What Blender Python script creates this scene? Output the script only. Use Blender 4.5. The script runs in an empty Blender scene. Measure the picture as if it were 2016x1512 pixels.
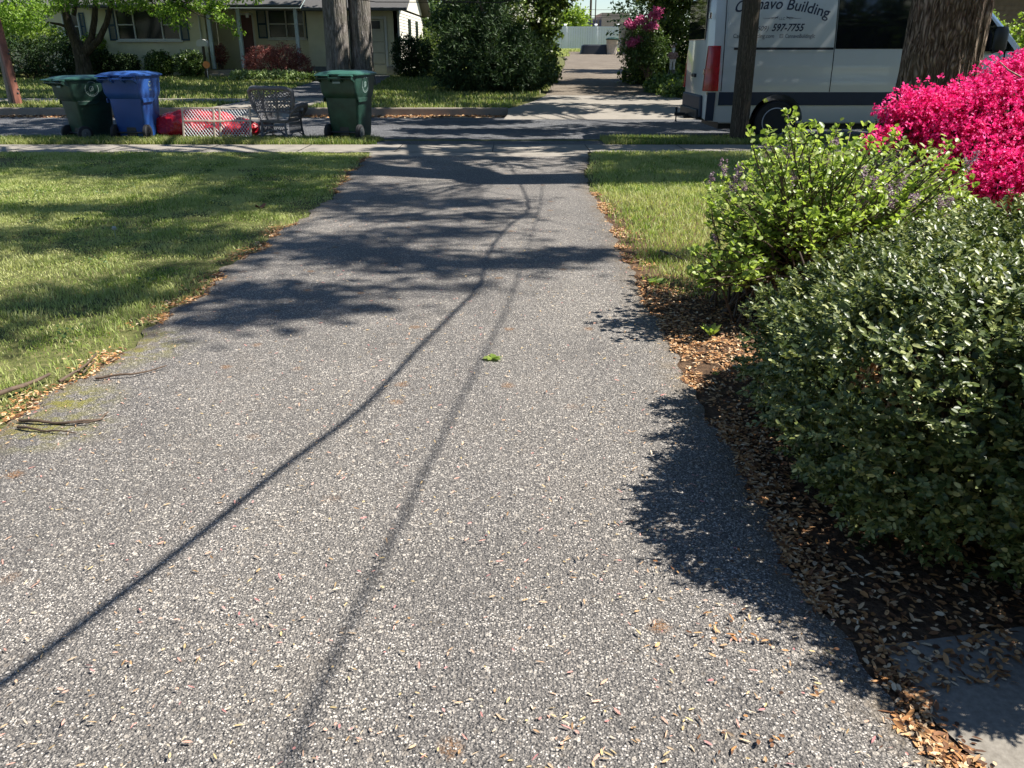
import bpy, math, random
import numpy as np
from mathutils import Vector, Matrix, noise as mnoise

# ------------------------------------------------------------------ camera, world, sun, exposure
scene = bpy.context.scene
F, PITCH, CH = 1631.0, math.radians(21.95), 1.45
cam_d = bpy.data.cameras.new("camera")
cam_d.sensor_width = 36; cam_d.lens = 36 * F / 2016
cam_d.clip_start = .05; cam_d.clip_end = 2000
cam = bpy.data.objects.new("camera", cam_d)
cam.location = (0, 0, CH); cam.rotation_euler = (math.pi / 2 - PITCH, 0, 0)
scene.collection.objects.link(cam); scene.camera = cam

SUN_EL, SUN_AZ = math.radians(52), math.radians(2)      # azimuth from +x towards +y
KX = math.cos(SUN_AZ) / math.tan(SUN_EL); KY = math.sin(SUN_AZ) / math.tan(SUN_EL)
world = bpy.data.worlds.new("World"); scene.world = world; world.use_nodes = True
wn = world.node_tree; wn.nodes.clear()
sky = wn.nodes.new("ShaderNodeTexSky"); sky.sky_type = 'NISHITA'; sky.sun_disc = False
sky.sun_elevation = SUN_EL; sky.sun_rotation = math.radians(90) - SUN_AZ
sky.air_density = 1.0; sky.dust_density = 0.1; sky.ozone_density = 4.0
bgn = wn.nodes.new("ShaderNodeBackground"); bgn.inputs[1].default_value = 0.066
wo = wn.nodes.new("ShaderNodeOutputWorld")
wn.links.new(sky.outputs[0], bgn.inputs[0]); wn.links.new(bgn.outputs[0], wo.inputs[0])
sd = bpy.data.lights.new("sun", 'SUN'); sd.energy = 5.0; sd.angle = math.radians(.5); sd.color = (1, .955, .88)
so = bpy.data.objects.new("sun", sd); scene.collection.objects.link(so)
sv = Vector((math.cos(SUN_EL) * math.cos(SUN_AZ), math.cos(SUN_EL) * math.sin(SUN_AZ), math.sin(SUN_EL)))
so.rotation_euler = sv.to_track_quat('Z', 'Y').to_euler(); so.location = (20, 0, 30)
scene.view_settings.view_transform = 'Standard'; scene.view_settings.look = 'None'
scene.view_settings.exposure = 1.14; scene.view_settings.gamma = 1
scene.render.engine = 'CYCLES'
scene.cycles.max_bounces = 6; scene.cycles.transparent_max_bounces = 8

rng = np.random.default_rng(7); random.seed(7)

# ------------------------------------------------------------------ helpers
def gz(y):                                    # height of the terrain at distance y
    if y < 15.2: return 0.0
    if y < 22.0: return -0.1
    if y < 70: return 0.08 + .029 * (y - 22)
    return 1.472
def gzv(y):
    y = np.asarray(y, float)
    return np.where(y < 15.2, 0, np.where(y < 22, -.1, .08 + .029 * (np.minimum(y, 70) - 22)))
def ray(px, py):
    a = math.atan((py - 756) / F)
    dz = -math.sin(PITCH) - math.cos(PITCH) * (py - 756) / F
    dy = math.cos(PITCH) - math.sin(PITCH) * (py - 756) / F
    return Vector(((px - 1008) / F, dy, dz))
def P(px, py, D):                              # the point seen at (px,py) at distance D
    r = ray(px, py); t = D / r.y
    return Vector((r.x * t, D, CH + r.z * t))
def G(px, py, z=0.0):                          # the ground point seen at (px,py)
    r = ray(px, py); t = (z - CH) / r.z
    return Vector((r.x * t, r.y * t, z))

def link(o, parent=None):
    scene.collection.objects.link(o)
    if parent: o.parent = parent
    return o
def tag(o, label=None, cat=None, group=None, kind=None):
    if label: o["label"] = label
    if cat: o["category"] = cat
    if group: o["group"] = group
    if kind: o["kind"] = kind
    return o
def empty(name, loc=(0, 0, 0), rz=0, label=None, cat=None, group=None):
    o = bpy.data.objects.new(name, None); o.empty_display_size = .1
    o.location = loc; o.rotation_euler = (0, 0, rz); link(o)
    return tag(o, label, cat, group)
def copy_tree(o, parent=None):
    c = o.copy(); link(c)
    if parent: c.parent = parent
    for ch in [x for x in scene.objects if x.parent == o]: copy_tree(ch, c)
    return c

def rot(ax, a): return Matrix.Rotation(a, 4, ax)
class MB:
    def __init__(s): s.v = []; s.f = []
    def add(s, vs, fs, M=None):
        b = len(s.v)
        s.v += [tuple(M @ Vector(p)) for p in vs] if M else [tuple(p) for p in vs]
        s.f += [tuple(b + i for i in f) for f in fs]; return s
    def box(s, c, d, M=None):
        x, y, z = c; a, b, h = d[0] / 2, d[1] / 2, d[2] / 2
        vs = [(x + i * a, y + j * b, z + k * h) for k in (-1, 1) for j in (-1, 1) for i in (-1, 1)]
        return s.add(vs, [(0, 2, 3, 1), (4, 5, 7, 6), (0, 1, 5, 4), (2, 6, 7, 3), (0, 4, 6, 2), (1, 3, 7, 5)], M)
    def bb(s, lo, hi, M=None):
        return s.box([(lo[i] + hi[i]) / 2 for i in range(3)], [hi[i] - lo[i] for i in range(3)], M)
    def loft(s, rings, cap=True, closed=True, M=None):
        n = len(rings[0]); vs = [p for r in rings for p in r]; fs = []
        for i in range(len(rings) - 1):
            for j in range(n if closed else n - 1):
                k = (j + 1) % n
                fs.append((i * n + j, i * n + k, (i + 1) * n + k, (i + 1) * n + j))
        if cap and closed:
            fs.append(tuple(range(n - 1, -1, -1))); fs.append(tuple((len(rings) - 1) * n + j for j in range(n)))
        return s.add(vs, fs, M)
    def tube(s, pts, rad, n=8, M=None, squash=None):
        pts = [Vector(p) for p in pts]
        if not hasattr(rad, '__len__'): rad = [rad] * len(pts)
        rings = []; up = None
        for i, p in enumerate(pts):
            t = (pts[min(i + 1, len(pts) - 1)] - pts[max(i - 1, 0)])
            if t.length < 1e-9: t = Vector((0, 0, 1))
            t.normalize()
            if up is None:
                up = Vector((0, 0, 1)) if abs(t.z) < .9 else Vector((0, 1, 0))
            a = (up - t * up.dot(t)).normalized(); b = t.cross(a); up = a
            rings.append([p + a * math.cos(2 * math.pi * k / n) * rad[i] + b * math.sin(2 * math.pi * k / n) * rad[i] for k in range(n)])
        return s.loft(rings, True, True, M)
    def lathe(s, prof, n=24, M=None):
        return s.loft([[(r * math.cos(2 * math.pi * k / n), r * math.sin(2 * math.pi * k / n), z) for k in range(n)] for r, z in prof], True, True, M)
    def prism(s, poly, axis, a, b, M=None):    # poly in the other two axes, extruded along axis from a to b
        def mk(p, t):
            q = list(p); q.insert(axis, t); return tuple(q)
        return s.loft([[mk(p, a) for p in poly], [mk(p, b) for p in poly]], True, True, M)
    def build(s, name, mat, parent=None, smooth=None, bevel=None):
        me = bpy.data.meshes.new(name); me.from_pydata(s.v, [], s.f); me.validate()
        if mat: me.materials.append(mat)
        o = bpy.data.objects.new(name, me); link(o, parent)
        if smooth is not None:
            me.polygons.foreach_set('use_smooth', [True] * len(me.polygons))
            me.set_sharp_from_angle(angle=math.radians(smooth))
        if bevel:
            m = o.modifiers.new('bevel', 'BEVEL'); m.width = bevel; m.segments = 2; m.limit_method = 'ANGLE'
        import bmesh
        bm = bmesh.new(); bm.from_mesh(me); bmesh.ops.recalc_face_normals(bm, faces=bm.faces); bm.to_mesh(me); bm.free()
        return o

def _build_each(s, name, mat, parent=None, smooth=None, bevel=None):
    par = list(range(len(s.v)))
    def fd(i):
        while par[i] != i: par[i] = par[par[i]]; i = par[i]
        return i
    for f in s.f:
        for k in f[1:]: par[fd(k)] = fd(f[0])
    groups = {}
    for f in s.f: groups.setdefault(fd(f[0]), []).append(f)
    out = []
    for fs in groups.values():
        ids = sorted({i for f in fs for i in f}); mp_ = {a: b for b, a in enumerate(ids)}
        m = MB(); m.v = [s.v[i] for i in ids]; m.f = [tuple(mp_[i] for i in f) for f in fs]; out.append(m.build(name, mat, parent, smooth, bevel))
    return out
MB.build_each = _build_each

def np_mesh(name, V, Fc, mat, parent=None, attr=None, smooth=False):
    me = bpy.data.meshes.new(name); V = np.ascontiguousarray(V, np.float32); Fc = np.ascontiguousarray(Fc, np.int32)
    me.vertices.add(len(V)); me.vertices.foreach_set('co', V.ravel())
    k = Fc.shape[1]; me.loops.add(Fc.size); me.loops.foreach_set('vertex_index', Fc.ravel())
    me.polygons.add(len(Fc)); me.polygons.foreach_set('loop_start', np.arange(0, Fc.size, k, dtype=np.int32))
    me.polygons.foreach_set('loop_total', np.full(len(Fc), k, np.int32))
    if smooth: me.polygons.foreach_set('use_smooth', np.ones(len(Fc), bool))
    if attr is not None:
        for an, av in attr.items():
            a = me.attributes.new(an, 'FLOAT', 'POINT'); a.data.foreach_set('value', np.ascontiguousarray(av, np.float32))
    me.update(); me.validate(); me.materials.append(mat)
    o = bpy.data.objects.new(name, me); return link(o, parent)

def unit(a): return a / (np.linalg.norm(a, axis=1, keepdims=True) + 1e-9)
def leaf_mesh(name, Pb, A, N, L, W, mat, parent=None, kind='quad', fold=.25, v=None):
    n = len(Pb); A = unit(A); N = unit(N - A * np.sum(N * A, 1, keepdims=True)); S = np.cross(A, N)
    L = np.broadcast_to(np.asarray(L, float), (n,))[:, None]; W = np.broadcast_to(np.asarray(W, float), (n,))[:, None]
    if v is None: v = rng.random(n)
    if kind == 'quad':
        V = np.stack([Pb, Pb + A * L * .5 + S * W * .5 + N * W * fold, Pb + A * L, Pb + A * L * .5 - S * W * .5 + N * W * fold], 1).reshape(-1, 3)
        Fc = np.arange(4 * n).reshape(n, 4); k = 4
    else:
        V = np.stack([Pb, Pb + A * L * .28 + S * W * .45 + N * W * fold, Pb + A * L * .7 + S * W * .42 + N * W * fold,
                      Pb + A * L, Pb + A * L * .7 - S * W * .42 + N * W * fold, Pb + A * L * .28 - S * W * .45 + N * W * fold], 1).reshape(-1, 3)
        b = np.arange(n)[:, None] * 6
        Fc = np.stack([b + [0, 1, 2, 3], b + [0, 3, 4, 5]], 1).reshape(-1, 4); k = 6
    return np_mesh(name, V, Fc, mat, parent, {'v': np.repeat(v, k)})

def rdir(n, r=None):
    d = rng.normal(size=(n, 3)); return unit(d)
def shell(blobs, n, depth=.15, zmin=None, lump=.12, lf=3.0, sq=2.0):
    """points and outward normals in the outer part of a union of ellipsoids"""
    bl = np.array(blobs, float); w = (bl[:, 3] * bl[:, 4] + bl[:, 3] * bl[:, 5] + bl[:, 4] * bl[:, 5]); w /= w.sum()
    outP, outN = [], []; got = 0
    while got < n:
        m = int((n - got) * 1.6) + 50
        idx = rng.choice(len(bl), m, p=w); c = bl[idx, :3]; r = bl[idx, 3:6]; d = rdir(m)
        if sq != 2.0: d = d / ((np.abs(d) ** sq).sum(1, keepdims=True) ** (1 / sq))
        s = 1 - depth * rng.random(m) ** 1.5
        l = 1 + lump * (np.sin(c[:, 0] * 7 + d[:, 0] * lf * 2.1 + d[:, 2] * lf * 1.3) * np.sin(d[:, 1] * lf * 2.3 + c[:, 1] * 5 + 1) + .5 * np.sin(d[:, 0] * lf * 5 + d[:, 1] * lf * 4 + idx) * np.sin(d[:, 2] * lf * 5.5))
        p = c + d * r * (s * l)[:, None]; nn = unit(d / r)
        ok = np.ones(m, bool)
        for j in range(len(bl)):
            q = (p - bl[j, :3]) / bl[j, 3:6]; ok &= (idx == j) | ((np.abs(q) ** sq).sum(1) > (1 - depth * 1.1) ** sq)
        if zmin is not None: ok &= p[:, 2] > zmin
        outP.append(p[ok]); outN.append(nn[ok]); got += ok.sum()
    return np.concatenate(outP)[:n], np.concatenate(outN)[:n]
def foliage(name, blobs, n, L, W, mat, parent=None, depth=.35, kind='quad', lump=.15, zmin=None, up=.4, droop=0, per=5, spread=1.0):
    """leaf clusters: n clusters of per leaves"""
    C, N = shell(blobs, n, depth, zmin, lump)
    C = np.repeat(C, per, 0); N = np.repeat(N, per, 0); m = len(C)
    Pb = C + rdir(m) * (np.asarray(L) * spread * rng.random(m)[:, None])
    A = unit(N * .6 + rdir(m) * .9 + np.array([0, 0, -droop])); NN = unit(N * .5 + rdir(m) * .6 + np.array([0, 0, up]))
    return leaf_mesh(name, Pb, A, NN, L * (.7 + .6 * rng.random(m)), W * (.7 + .6 * rng.random(m)), mat, parent, kind)

def limb_pts(a, b, n=7, sag=0.0, wob=.05):
    a = Vector(a); b = Vector(b); out = []
    L = (b - a).length
    for i in range(n):
        t = i / (n - 1); p = a.lerp(b, t)
        if 0 < i < n - 1: p += Vector((random.uniform(-1, 1), random.uniform(-1, 1), random.uniform(-1, 1))) * wob * L
        p.z += sag * math.sin(math.pi * t) * L; out.append(p)
    return out
def taper(r0, r1, n): return [r0 + (r1 - r0) * (i / (n - 1)) for i in range(n)]

# ------------------------------------------------------------------ materials
class NT:
    def __init__(s, name):
        s.m = bpy.data.materials.new(name); s.m.use_nodes = True; s.t = s.m.node_tree; s.t.nodes.clear()
        s.out = s.n("ShaderNodeOutputMaterial"); s.b = s.n("ShaderNodeBsdfPrincipled"); s.l(s.b.outputs[0], s.out.inputs[0])
        s.tc = s.n("ShaderNodeTexCoord")
    def n(s, t, **k):
        x = s.t.nodes.new(t)
        for a, b in k.items(): setattr(x, a, b)
        return x
    def l(s, a, b): s.t.links.new(a, b)
    def map(s, sc, src='Object'):
        mp = s.n("ShaderNodeMapping"); mp.inputs['Scale'].default_value = sc if hasattr(sc, '__len__') else (sc,) * 3
        s.l(s.tc.outputs[src], mp.inputs[0]); return mp.outputs[0]
    def noise(s, sc, detail=4, rough=.6, vec=None, dist=0):
        x = s.n("ShaderNodeTexNoise"); x.inputs['Scale'].default_value = 1 if vec is None else 1
        x.inputs['Detail'].default_value = detail; x.inputs['Roughness'].default_value = rough; x.inputs['Distortion'].default_value = dist
        s.l(vec if vec is not None else s.map(sc), x.inputs['Vector']); return x.outputs[0]
    def vor(s, sc, feat='F1', vec=None, rnd=1):
        x = s.n("ShaderNodeTexVoronoi"); x.feature = feat; x.inputs['Scale'].default_value = 1; x.inputs['Randomness'].default_value = rnd
        s.l(vec if vec is not None else s.map(sc), x.inputs['Vector']); return x
    def ramp(s, fac, stops, interp='LINEAR'):
        x = s.n("ShaderNodeValToRGB"); e = x.color_ramp.elements; x.color_ramp.interpolation = interp
        while len(e) < len(stops): e.new(.5)
        for i, (p, c) in enumerate(stops): e[i].position = p; e[i].color = (*c, 1) if hasattr(c, '__len__') else (c, c, c, 1)
        s.l(fac, x.inputs[0]); return x.outputs[0]
    def mix(s, fac, a, b, mode='MIX'):
        x = s.n("ShaderNodeMix", data_type='RGBA', blend_type=mode)
        for i, v in ((0, fac), (6, a), (7, b)):
            if hasattr(v, 'links'): s.l(v, x.inputs[i])
            elif i == 0: x.inputs[0].default_value = v
            else: x.inputs[i].default_value = (*v, 1)
        return x.outputs[2]
    def math(s, op, a, b=0):
        x = s.n("ShaderNodeMath", operation=op)
        for i, v in ((0, a), (1, b)):
            if hasattr(v, 'links'): s.l(v, x.inputs[i])
            else: x.inputs[i].default_value = v
        return x.outputs[0]
    def bump(s, h, st=.5, d=.01, prev=None):
        x = s.n("ShaderNodeBump"); x.inputs['Strength'].default_value = st; x.inputs['Distance'].default_value = d
        s.l(h, x.inputs['Height'])
        if prev is not None: s.l(prev, x.inputs['Normal'])
        return x.outputs[0]
    def attr(s, n):
        x = s.n("ShaderNodeAttribute"); x.attribute_name = n; return x.outputs['Fac']
    def fin(s, col=None, rough=.6, nrm=None, metal=0, spec=.5, coat=0):
        if col is not None:
            if hasattr(col, 'links'): s.l(col, s.b.inputs['Base Color'])
            else: s.b.inputs['Base Color'].default_value = (*col, 1)
        if hasattr(rough, 'links'): s.l(rough, s.b.inputs['Roughness'])
        else: s.b.inputs['Roughness'].default_value = rough
        if nrm is not None: s.l(nrm, s.b.inputs['Normal'])
        s.b.inputs['Metallic'].default_value = metal; s.b.inputs['Specular IOR Level'].default_value = spec
        s.b.inputs['Coat Weight'].default_value = coat
        return s.m

def simple(name, c, rough=.5, var=.25, sc=6, bump=0, bsc=40, metal=0, spec=.5, coat=0, bd=.003):
    t = NT(name); f = t.noise(sc, 5)
    lo = tuple(x * (1 - var) for x in c); hi = tuple(min(1, x * (1 + var)) for x in c)
    col = t.ramp(f, [(.3, lo), (.7, hi)])
    nrm = t.bump(t.noise(bsc, 5), bump, bd) if bump else None
    return t.fin(col, rough, nrm, metal, spec, coat)
def leafmat(name, cols, rough=.45, trans=.35, spec=.5, patch=None, tcol=None):
    t = NT(name); v = t.attr('v')
    col = t.ramp(v, [(i / (len(cols) - 1), c) for i, c in enumerate(cols)])
    if patch:
        f = t.ramp(t.noise(patch[1], 3), [(patch[2], 0), (patch[3], 1)]); col = t.mix(f, col, patch[0])
    t.fin(col, rough, spec=spec)
    tr = t.n("ShaderNodeBsdfTranslucent"); mx = t.n("ShaderNodeMixShader"); mx.inputs[0].default_value = trans
    tc = t.mix(1.0, col, tcol or (1.25, 1.3, .7), 'MULTIPLY'); t.l(tc, tr.inputs[0])
    t.l(t.b.outputs[0], mx.inputs[1]); t.l(tr.outputs[0], mx.inputs[2]); t.l(mx.outputs[0], t.out.inputs[0])
    return t.m

M = {}
def asphalt_drive():
    t = NT('driveway_asphalt')
    wv = t.map(1); wn_ = t.n("ShaderNodeTexNoise"); wn_.inputs['Scale'].default_value = 60; t.l(wv, wn_.inputs['Vector'])
    dv = t.n('ShaderNodeVectorMath', operation='MULTIPLY_ADD'); t.l(wn_.outputs['Color'], dv.inputs[0]); dv.inputs[1].default_value = (.006, .006, .006); t.l(t.tc.outputs['Object'], dv.inputs[2])
    def mv(q):
        m_ = t.n('ShaderNodeMapping'); m_.inputs['Scale'].default_value = q; t.l(dv.outputs[0], m_.inputs[0]); return m_.outputs[0]
    v1 = t.vor(1, vec=mv((98, 106, 98))); v2 = t.vor(1, vec=mv((165, 180, 170))); v3 = t.vor((330, 290, 300))
    hsv = t.n("ShaderNodeSeparateColor"); t.l(v1.outputs['Color'], hsv.inputs[0])
    h2 = t.n("ShaderNodeSeparateColor"); t.l(v2.outputs['Color'], h2.inputs[0])
    h3 = t.n("ShaderNodeSeparateColor"); t.l(v3.outputs['Color'], h3.inputs[0])
    stone = t.ramp(hsv.outputs[0], [(0, (.065, .065, .068)), (.35, (.125, .123, .122)), (.6, (.21, .206, .2)), (.82, (.32, .312, .30)), (.95, (.45, .44, .42))])
    st2 = t.ramp(h2.outputs[0], [(0, (.05, .05, .053)), (.5, (.155, .152, .149)), (.8, (.30, .295, .285)), (.96, (.50, .49, .475))])
    fin_ = t.ramp(h3.outputs[1], [(.2, (.04, .04, .042)), (.8, (.15, .147, .143))])
    tar1 = t.ramp(v1.outputs['Distance'], [(.42, 0), (.56, 1)])
    tar2 = t.ramp(v2.outputs['Distance'], [(.4, 0), (.55, 1)])
    c2 = t.mix(tar2, st2, fin_); pick = t.ramp(h2.outputs[2], [(.3, 0), (.36, 1)])
    c1 = t.mix(tar1, stone, fin_); col = t.mix(pick, c1, c2)
    v4 = t.vor(1, vec=mv((52, 58, 52))); h4 = t.n("ShaderNodeSeparateColor"); t.l(v4.outputs['Color'], h4.inputs[0])
    big_st = t.ramp(h4.outputs[1], [(0, (.07, .066, .062)), (.5, (.17, .16, .148)), (.9, (.36, .345, .32))])
    bm = t.math('MULTIPLY', t.ramp(h4.outputs[0], [(.82, 0), (.84, 1)]), t.ramp(v4.outputs['Distance'], [(.34, 1), (.42, 0)])); col = t.mix(bm, col, big_st)
    # worn and dusty areas
    big = t.ramp(t.noise(.55, 5, .6), [(.3, (1.10, 1.035, .96)), (.7, (1.46, 1.36, 1.25))])
    col = t.mix(1, col, big, 'MULTIPLY')
    trk = t.ramp(t.noise((1.3, .22, 1), 5, .6), [(.35, (.86, .86, .87)), (.65, (1.1, 1.09, 1.07))]); col = t.mix(1, col, trk, 'MULTIPLY')
    dirt = t.ramp(t.noise((3.2, 2.2, 3), 5, .65), [(.55, 0), (.8, .28)]); col = t.mix(dirt, col, (.13, .105, .08))
    # rust-brown tufts of fallen catkins and dust
    sp = t.vor((2.3, 2.3, 2.3)); sp.voronoi_dimensions = '2D'; sm = t.ramp(t.math('ADD', sp.outputs['Distance'], t.math('MULTIPLY', t.noise(26, 4), .12)), [(.09, 1), (.15, 0)])
    spc = t.n('ShaderNodeSeparateColor'); t.l(sp.outputs['Color'], spc.inputs[0]); sm = t.math('MULTIPLY', sm, t.ramp(spc.outputs[0], [(.5, 0), (.75, 1)]))
    sm = t.math('MULTIPLY', sm, t.ramp(t.noise(160, 2), [(.4, 0), (.55, .85)])); col = t.mix(sm, col, (.2, .095, .03))
    # moss near the edges
    ms = t.math('MULTIPLY', t.attr('moss'), t.ramp(t.noise(11, 6, .75), [(.44, 0), (.58, .9)])); col = t.mix(ms, col, t.mix(t.noise(90), (.13, .12, .015), (.26, .24, .04)))
    ed = t.math('MULTIPLY', t.attr('edge'), t.ramp(t.noise(14, 5, .7), [(.35, 0), (.6, .8)])); col = t.mix(ed, col, t.mix(t.noise(50), (.08, .06, .04), (.2, .15, .09)))
    # tar seam of the old repair
    h = t.math('ADD', t.math('MULTIPLY', t.math('SUBTRACT', 1, v1.outputs['Distance']), 1.0), t.math('MULTIPLY', t.math('SUBTRACT', 1, v2.outputs['Distance']), .7))
    h = t.math('ADD', h, t.math('MULTIPLY', hsv.outputs[1], .5))
    nb = t.bump(h, 1.0, .006)
    nb = t.bump(t.noise(2.2, 4), .25, .03, nb)
    return t.fin(col, .78, nb, spec=.35)
M['drive'] = asphalt_drive()
def road():
    t = NT('road_asphalt'); v = t.vor((60, 60, 60)); s = t.n("ShaderNodeSeparateColor"); t.l(v.outputs['Color'], s.inputs[0])
    col = t.ramp(s.outputs[0], [(0, (.035, .036, .04)), (.7, (.085, .085, .09)), (1, (.2, .2, .2))])
    col = t.mix(1, col, t.ramp(t.noise((.3, .9, 1), 5), [(.3, .75), (.7, 1.3)]), 'MULTIPLY')
    return t.fin(col, .8, t.bump(v.outputs['Distance'], .5, .006), spec=.3)
M['road'] = road()
def concrete(name, a, b, joint=None):
    t = NT(name); col = t.mix(t.noise(1.3, 6, .65), a, b)
    col = t.mix(t.ramp(t.noise(60, 3), [(.35, 0), (.7, .6)]), col, tuple(x * 1.3 for x in b))
    col = t.mix(t.ramp(t.noise(.8, 5, .7), [(.5, 0), (.75, .5)]), col, (.09, .08, .06))
    n = t.bump(t.noise(80, 4), .35, .004)
    return t.fin(col, .85, n, spec=.3)
M['walk'] = concrete('sidewalk_concrete', (.17, .15, .125), (.27, .245, .21))
M['kerb'] = concrete('kerb_concrete', (.16, .135, .11), (.27, .235, .19))
M['path'] = concrete('path_concrete', (.12, .105, .085), (.22, .2, .17))
def soil(name, a, b, c):
    t = NT(name); col = t.ramp(t.noise(24, 6, .75), [(.3, a), (.5, b), (.72, c)])
    col = t.mix(t.ramp(t.noise(1.1, 4), [(.35, 0), (.7, .6)]), col, a)
    return t.fin(col, .95, t.bump(t.noise(50, 6), .8, .02), spec=.2)
M['ground'] = soil('lawn_soil', (.05, .06, .02), (.12, .125, .04), (.26, .22, .11))
M['mulch'] = soil('mulch', (.035, .022, .014), (.10, .06, .035), (.26, .16, .09))
M['alley'] = soil('alley_gravel', (.075, .06, .045), (.17, .14, .108), (.33, .28, .225))
def grassmat(name, a, b, straw, amt=(.45, .7)):
    t = NT(name); col = t.ramp(t.attr('v'), [(0, a), (.68, b), (.84, tuple(.5 * (x + y) for x, y in zip(b, straw))), (1, straw)])
    f = t.ramp(t.noise((1.5, 1.0, .3), 5, .65), [(amt[0], 0), (amt[1], .75)]); col = t.mix(f, col, tuple(.35 * x + .65 * y for x, y in zip(b, straw)))
    t.fin(col, .55, spec=.4)
    tr = t.n("ShaderNodeBsdfTranslucent"); mx = t.n("ShaderNodeMixShader"); mx.inputs[0].default_value = .35
    t.l(t.mix(1, col, (1.2, 1.3, .7), 'MULTIPLY'), tr.inputs[0]); t.l(t.b.outputs[0], mx.inputs[1]); t.l(tr.outputs[0], mx.inputs[2]); t.l(mx.outputs[0], t.out.inputs[0])
    return t.m
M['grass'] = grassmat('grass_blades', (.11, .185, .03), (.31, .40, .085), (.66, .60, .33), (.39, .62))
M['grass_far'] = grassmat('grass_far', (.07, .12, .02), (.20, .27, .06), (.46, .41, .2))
def bark(name, a, b, c, sc=(14, 14, 1.6), d=.05, st=1.0):
    t = NT(name)
    wd = t.n('ShaderNodeTexNoise'); wd.inputs['Scale'].default_value = 5; t.l(t.tc.outputs['Object'], wd.inputs['Vector']); wm = t.n('ShaderNodeVectorMath', operation='MULTIPLY_ADD'); t.l(wd.outputs['Color'], wm.inputs[0]); wm.inputs[1].default_value = (.12, .12, .25); t.l(t.tc.outputs['Object'], wm.inputs[2]); wmap = t.n('ShaderNodeMapping'); wmap.inputs['Scale'].default_value = sc; t.l(wm.outputs[0], wmap.inputs[0])
    v = t.vor(sc, 'DISTANCE_TO_EDGE', vec=wmap.outputs[0])
    wob = t.noise((sc[0] * .6, sc[1] * .6, sc[2] * 2.5), 5, .65)
    n1 = t.noise((sc[0] * 1.3, sc[1] * 1.3, sc[2] * .9), 5, .6, dist=.6)
    h = t.math('ADD', t.math('MULTIPLY', v.outputs['Distance'], 1.1), n1)
    col = t.ramp(h, [(.38, a), (.62, b), (.95, c)]); col = t.mix(t.ramp(t.noise(3, 4), [(.4, 0), (.7, .35)]), col, (b[0] * .7, b[1] * .85, b[2] * .6))
    return t.fin(col, .9, t.bump(h, st, d), spec=.2)
M['bark'] = bark('oak_bark', (.028, .017, .011), (.12, .083, .06), (.38, .29, .225), (27, 27, 3.6), .045)
M['bark2'] = bark('grey_bark', (.065, .056, .05), (.15, .132, .12), (.28, .255, .24), (16, 16, 1.5), .03)
M['bark3'] = bark('dark_bark', (.02, .016, .012), (.05, .04, .03), (.1, .08, .06), (16, 16, 1.5), .03)
M['twig'] = simple('twig_bark', (.09, .06, .04), .8, .4, 20, .4)
M['wood_pole'] = bark('weathered_pole', (.03, .025, .018), (.06, .048, .036), (.11, .09, .07), (40, 40, 1.0), .006, .5)
M['wood_pole2'] = bark('pale_pole', (.14, .11, .09), (.27, .22, .18), (.4, .34, .29), (30, 30, 1.0), .006, .5)
M['rust'] = simple('brown_painted_steel', (.2, .075, .05), .65, .3, 5, .3)
M['bin_green'] = simple('green_bin_plastic', (.014, .05, .035), .5, .45, 5, .1, 120)
M['bin_lid'] = simple('green_lid_plastic', (.03, .10, .075), .4, .2, 3, .1, 120)
M['bin_blue'] = simple('blue_bin_plastic', (.018, .07, .26), .42, .2, 3, .1, 120)
M['bin_mark'] = simple('pale_print', (.22, .3, .28), .6, .2)
M['rubber'] = simple('black_rubber', (.012, .012, .013), .75, .3)
M['dark_plastic'] = simple('dark_plastic', (.015, .017, .02), .5, .2)
M['hub'] = simple('grey_hub_plastic', (.09, .1, .1), .5, .1)
M['red'] = simple('red_plastic', (.42, .010, .022), .35, .2, 4, .5, 9, bd=.02)
M['gate_frame'] = simple('beige_gate_plastic', (.52, .42, .32), .5, .1)
M['wicker'] = simple('grey_painted_wicker', (.11, .11, .12), .6, .3, 30, .4, 200)
M['white'] = simple('white_print', (.7, .7, .7), .6, .05)
M['silver'] = simple('silver_van_paint', (.50, .52, .51), .32, .04, 1, metal=.2, coat=.5)
M['navy'] = simple('navy_trim', (.012, .022, .045), .5, .1)
M['black_gloss'] = simple('dark_van_glass', (.006, .007, .009), .04, .1, spec=.9)
M['letter'] = simple('navy_lettering', (.012, .018, .04), .5, .1)
M['seam'] = simple('panel_gap', (.01, .01, .012), .8, .1)
M['tail'] = simple('red_lamp_plastic', (.34, .008, .012), .25, .25, 10, coat=.3)
M['steel'] = simple('wheel_steel', (.42, .43, .44), .45, .1, metal=.2)
M['chrome'] = simple('bright_metal', (.6, .6, .58), .25, .05, metal=.9)
M['stucco'] = simple('cream_wall', (.62, .58, .42), .85, .1, 1.5, .3, 60)
M['siding'] = simple('pale_siding', (.58, .55, .47), .7, .08, 2)
M['roof'] = simple('grey_shingles', (.07, .068, .066), .9, .35, 30, .4, 30)
M['frame'] = simple('window_frame_paint', (.55, .55, .52), .5, .05)
M['shutter'] = simple('blue_shutter_paint', (.02, .055, .085), .6, .15)
M['pane'] = simple('window_glass', (.012, .018, .018), .14, .2, spec=.3)
M['door'] = simple('dark_red_door', (.09, .02, .016), .5, .2)
M['post'] = simple('pale_blue_post', (.42, .5, .56), .5, .1)
M['garage'] = simple('cream_garage_door', (.48, .46, .37), .6, .06)
M['vinyl'] = simple('white_vinyl', (.9, .92, .93), .4, .04, 1)
M['brick'] = simple('tan_brick', (.46, .35, .28), .9, .3, 12, .3)
M['orange'] = simple('orange_reflector', (.7, .22, .04), .5, .1)
M['stone'] = simple('painted_plaster', (.5, .46, .42), .8, .2, 20)
M['jacket'] = simple('faded_red_paint', (.22, .13, .11), .8, .3, 20)
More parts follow.
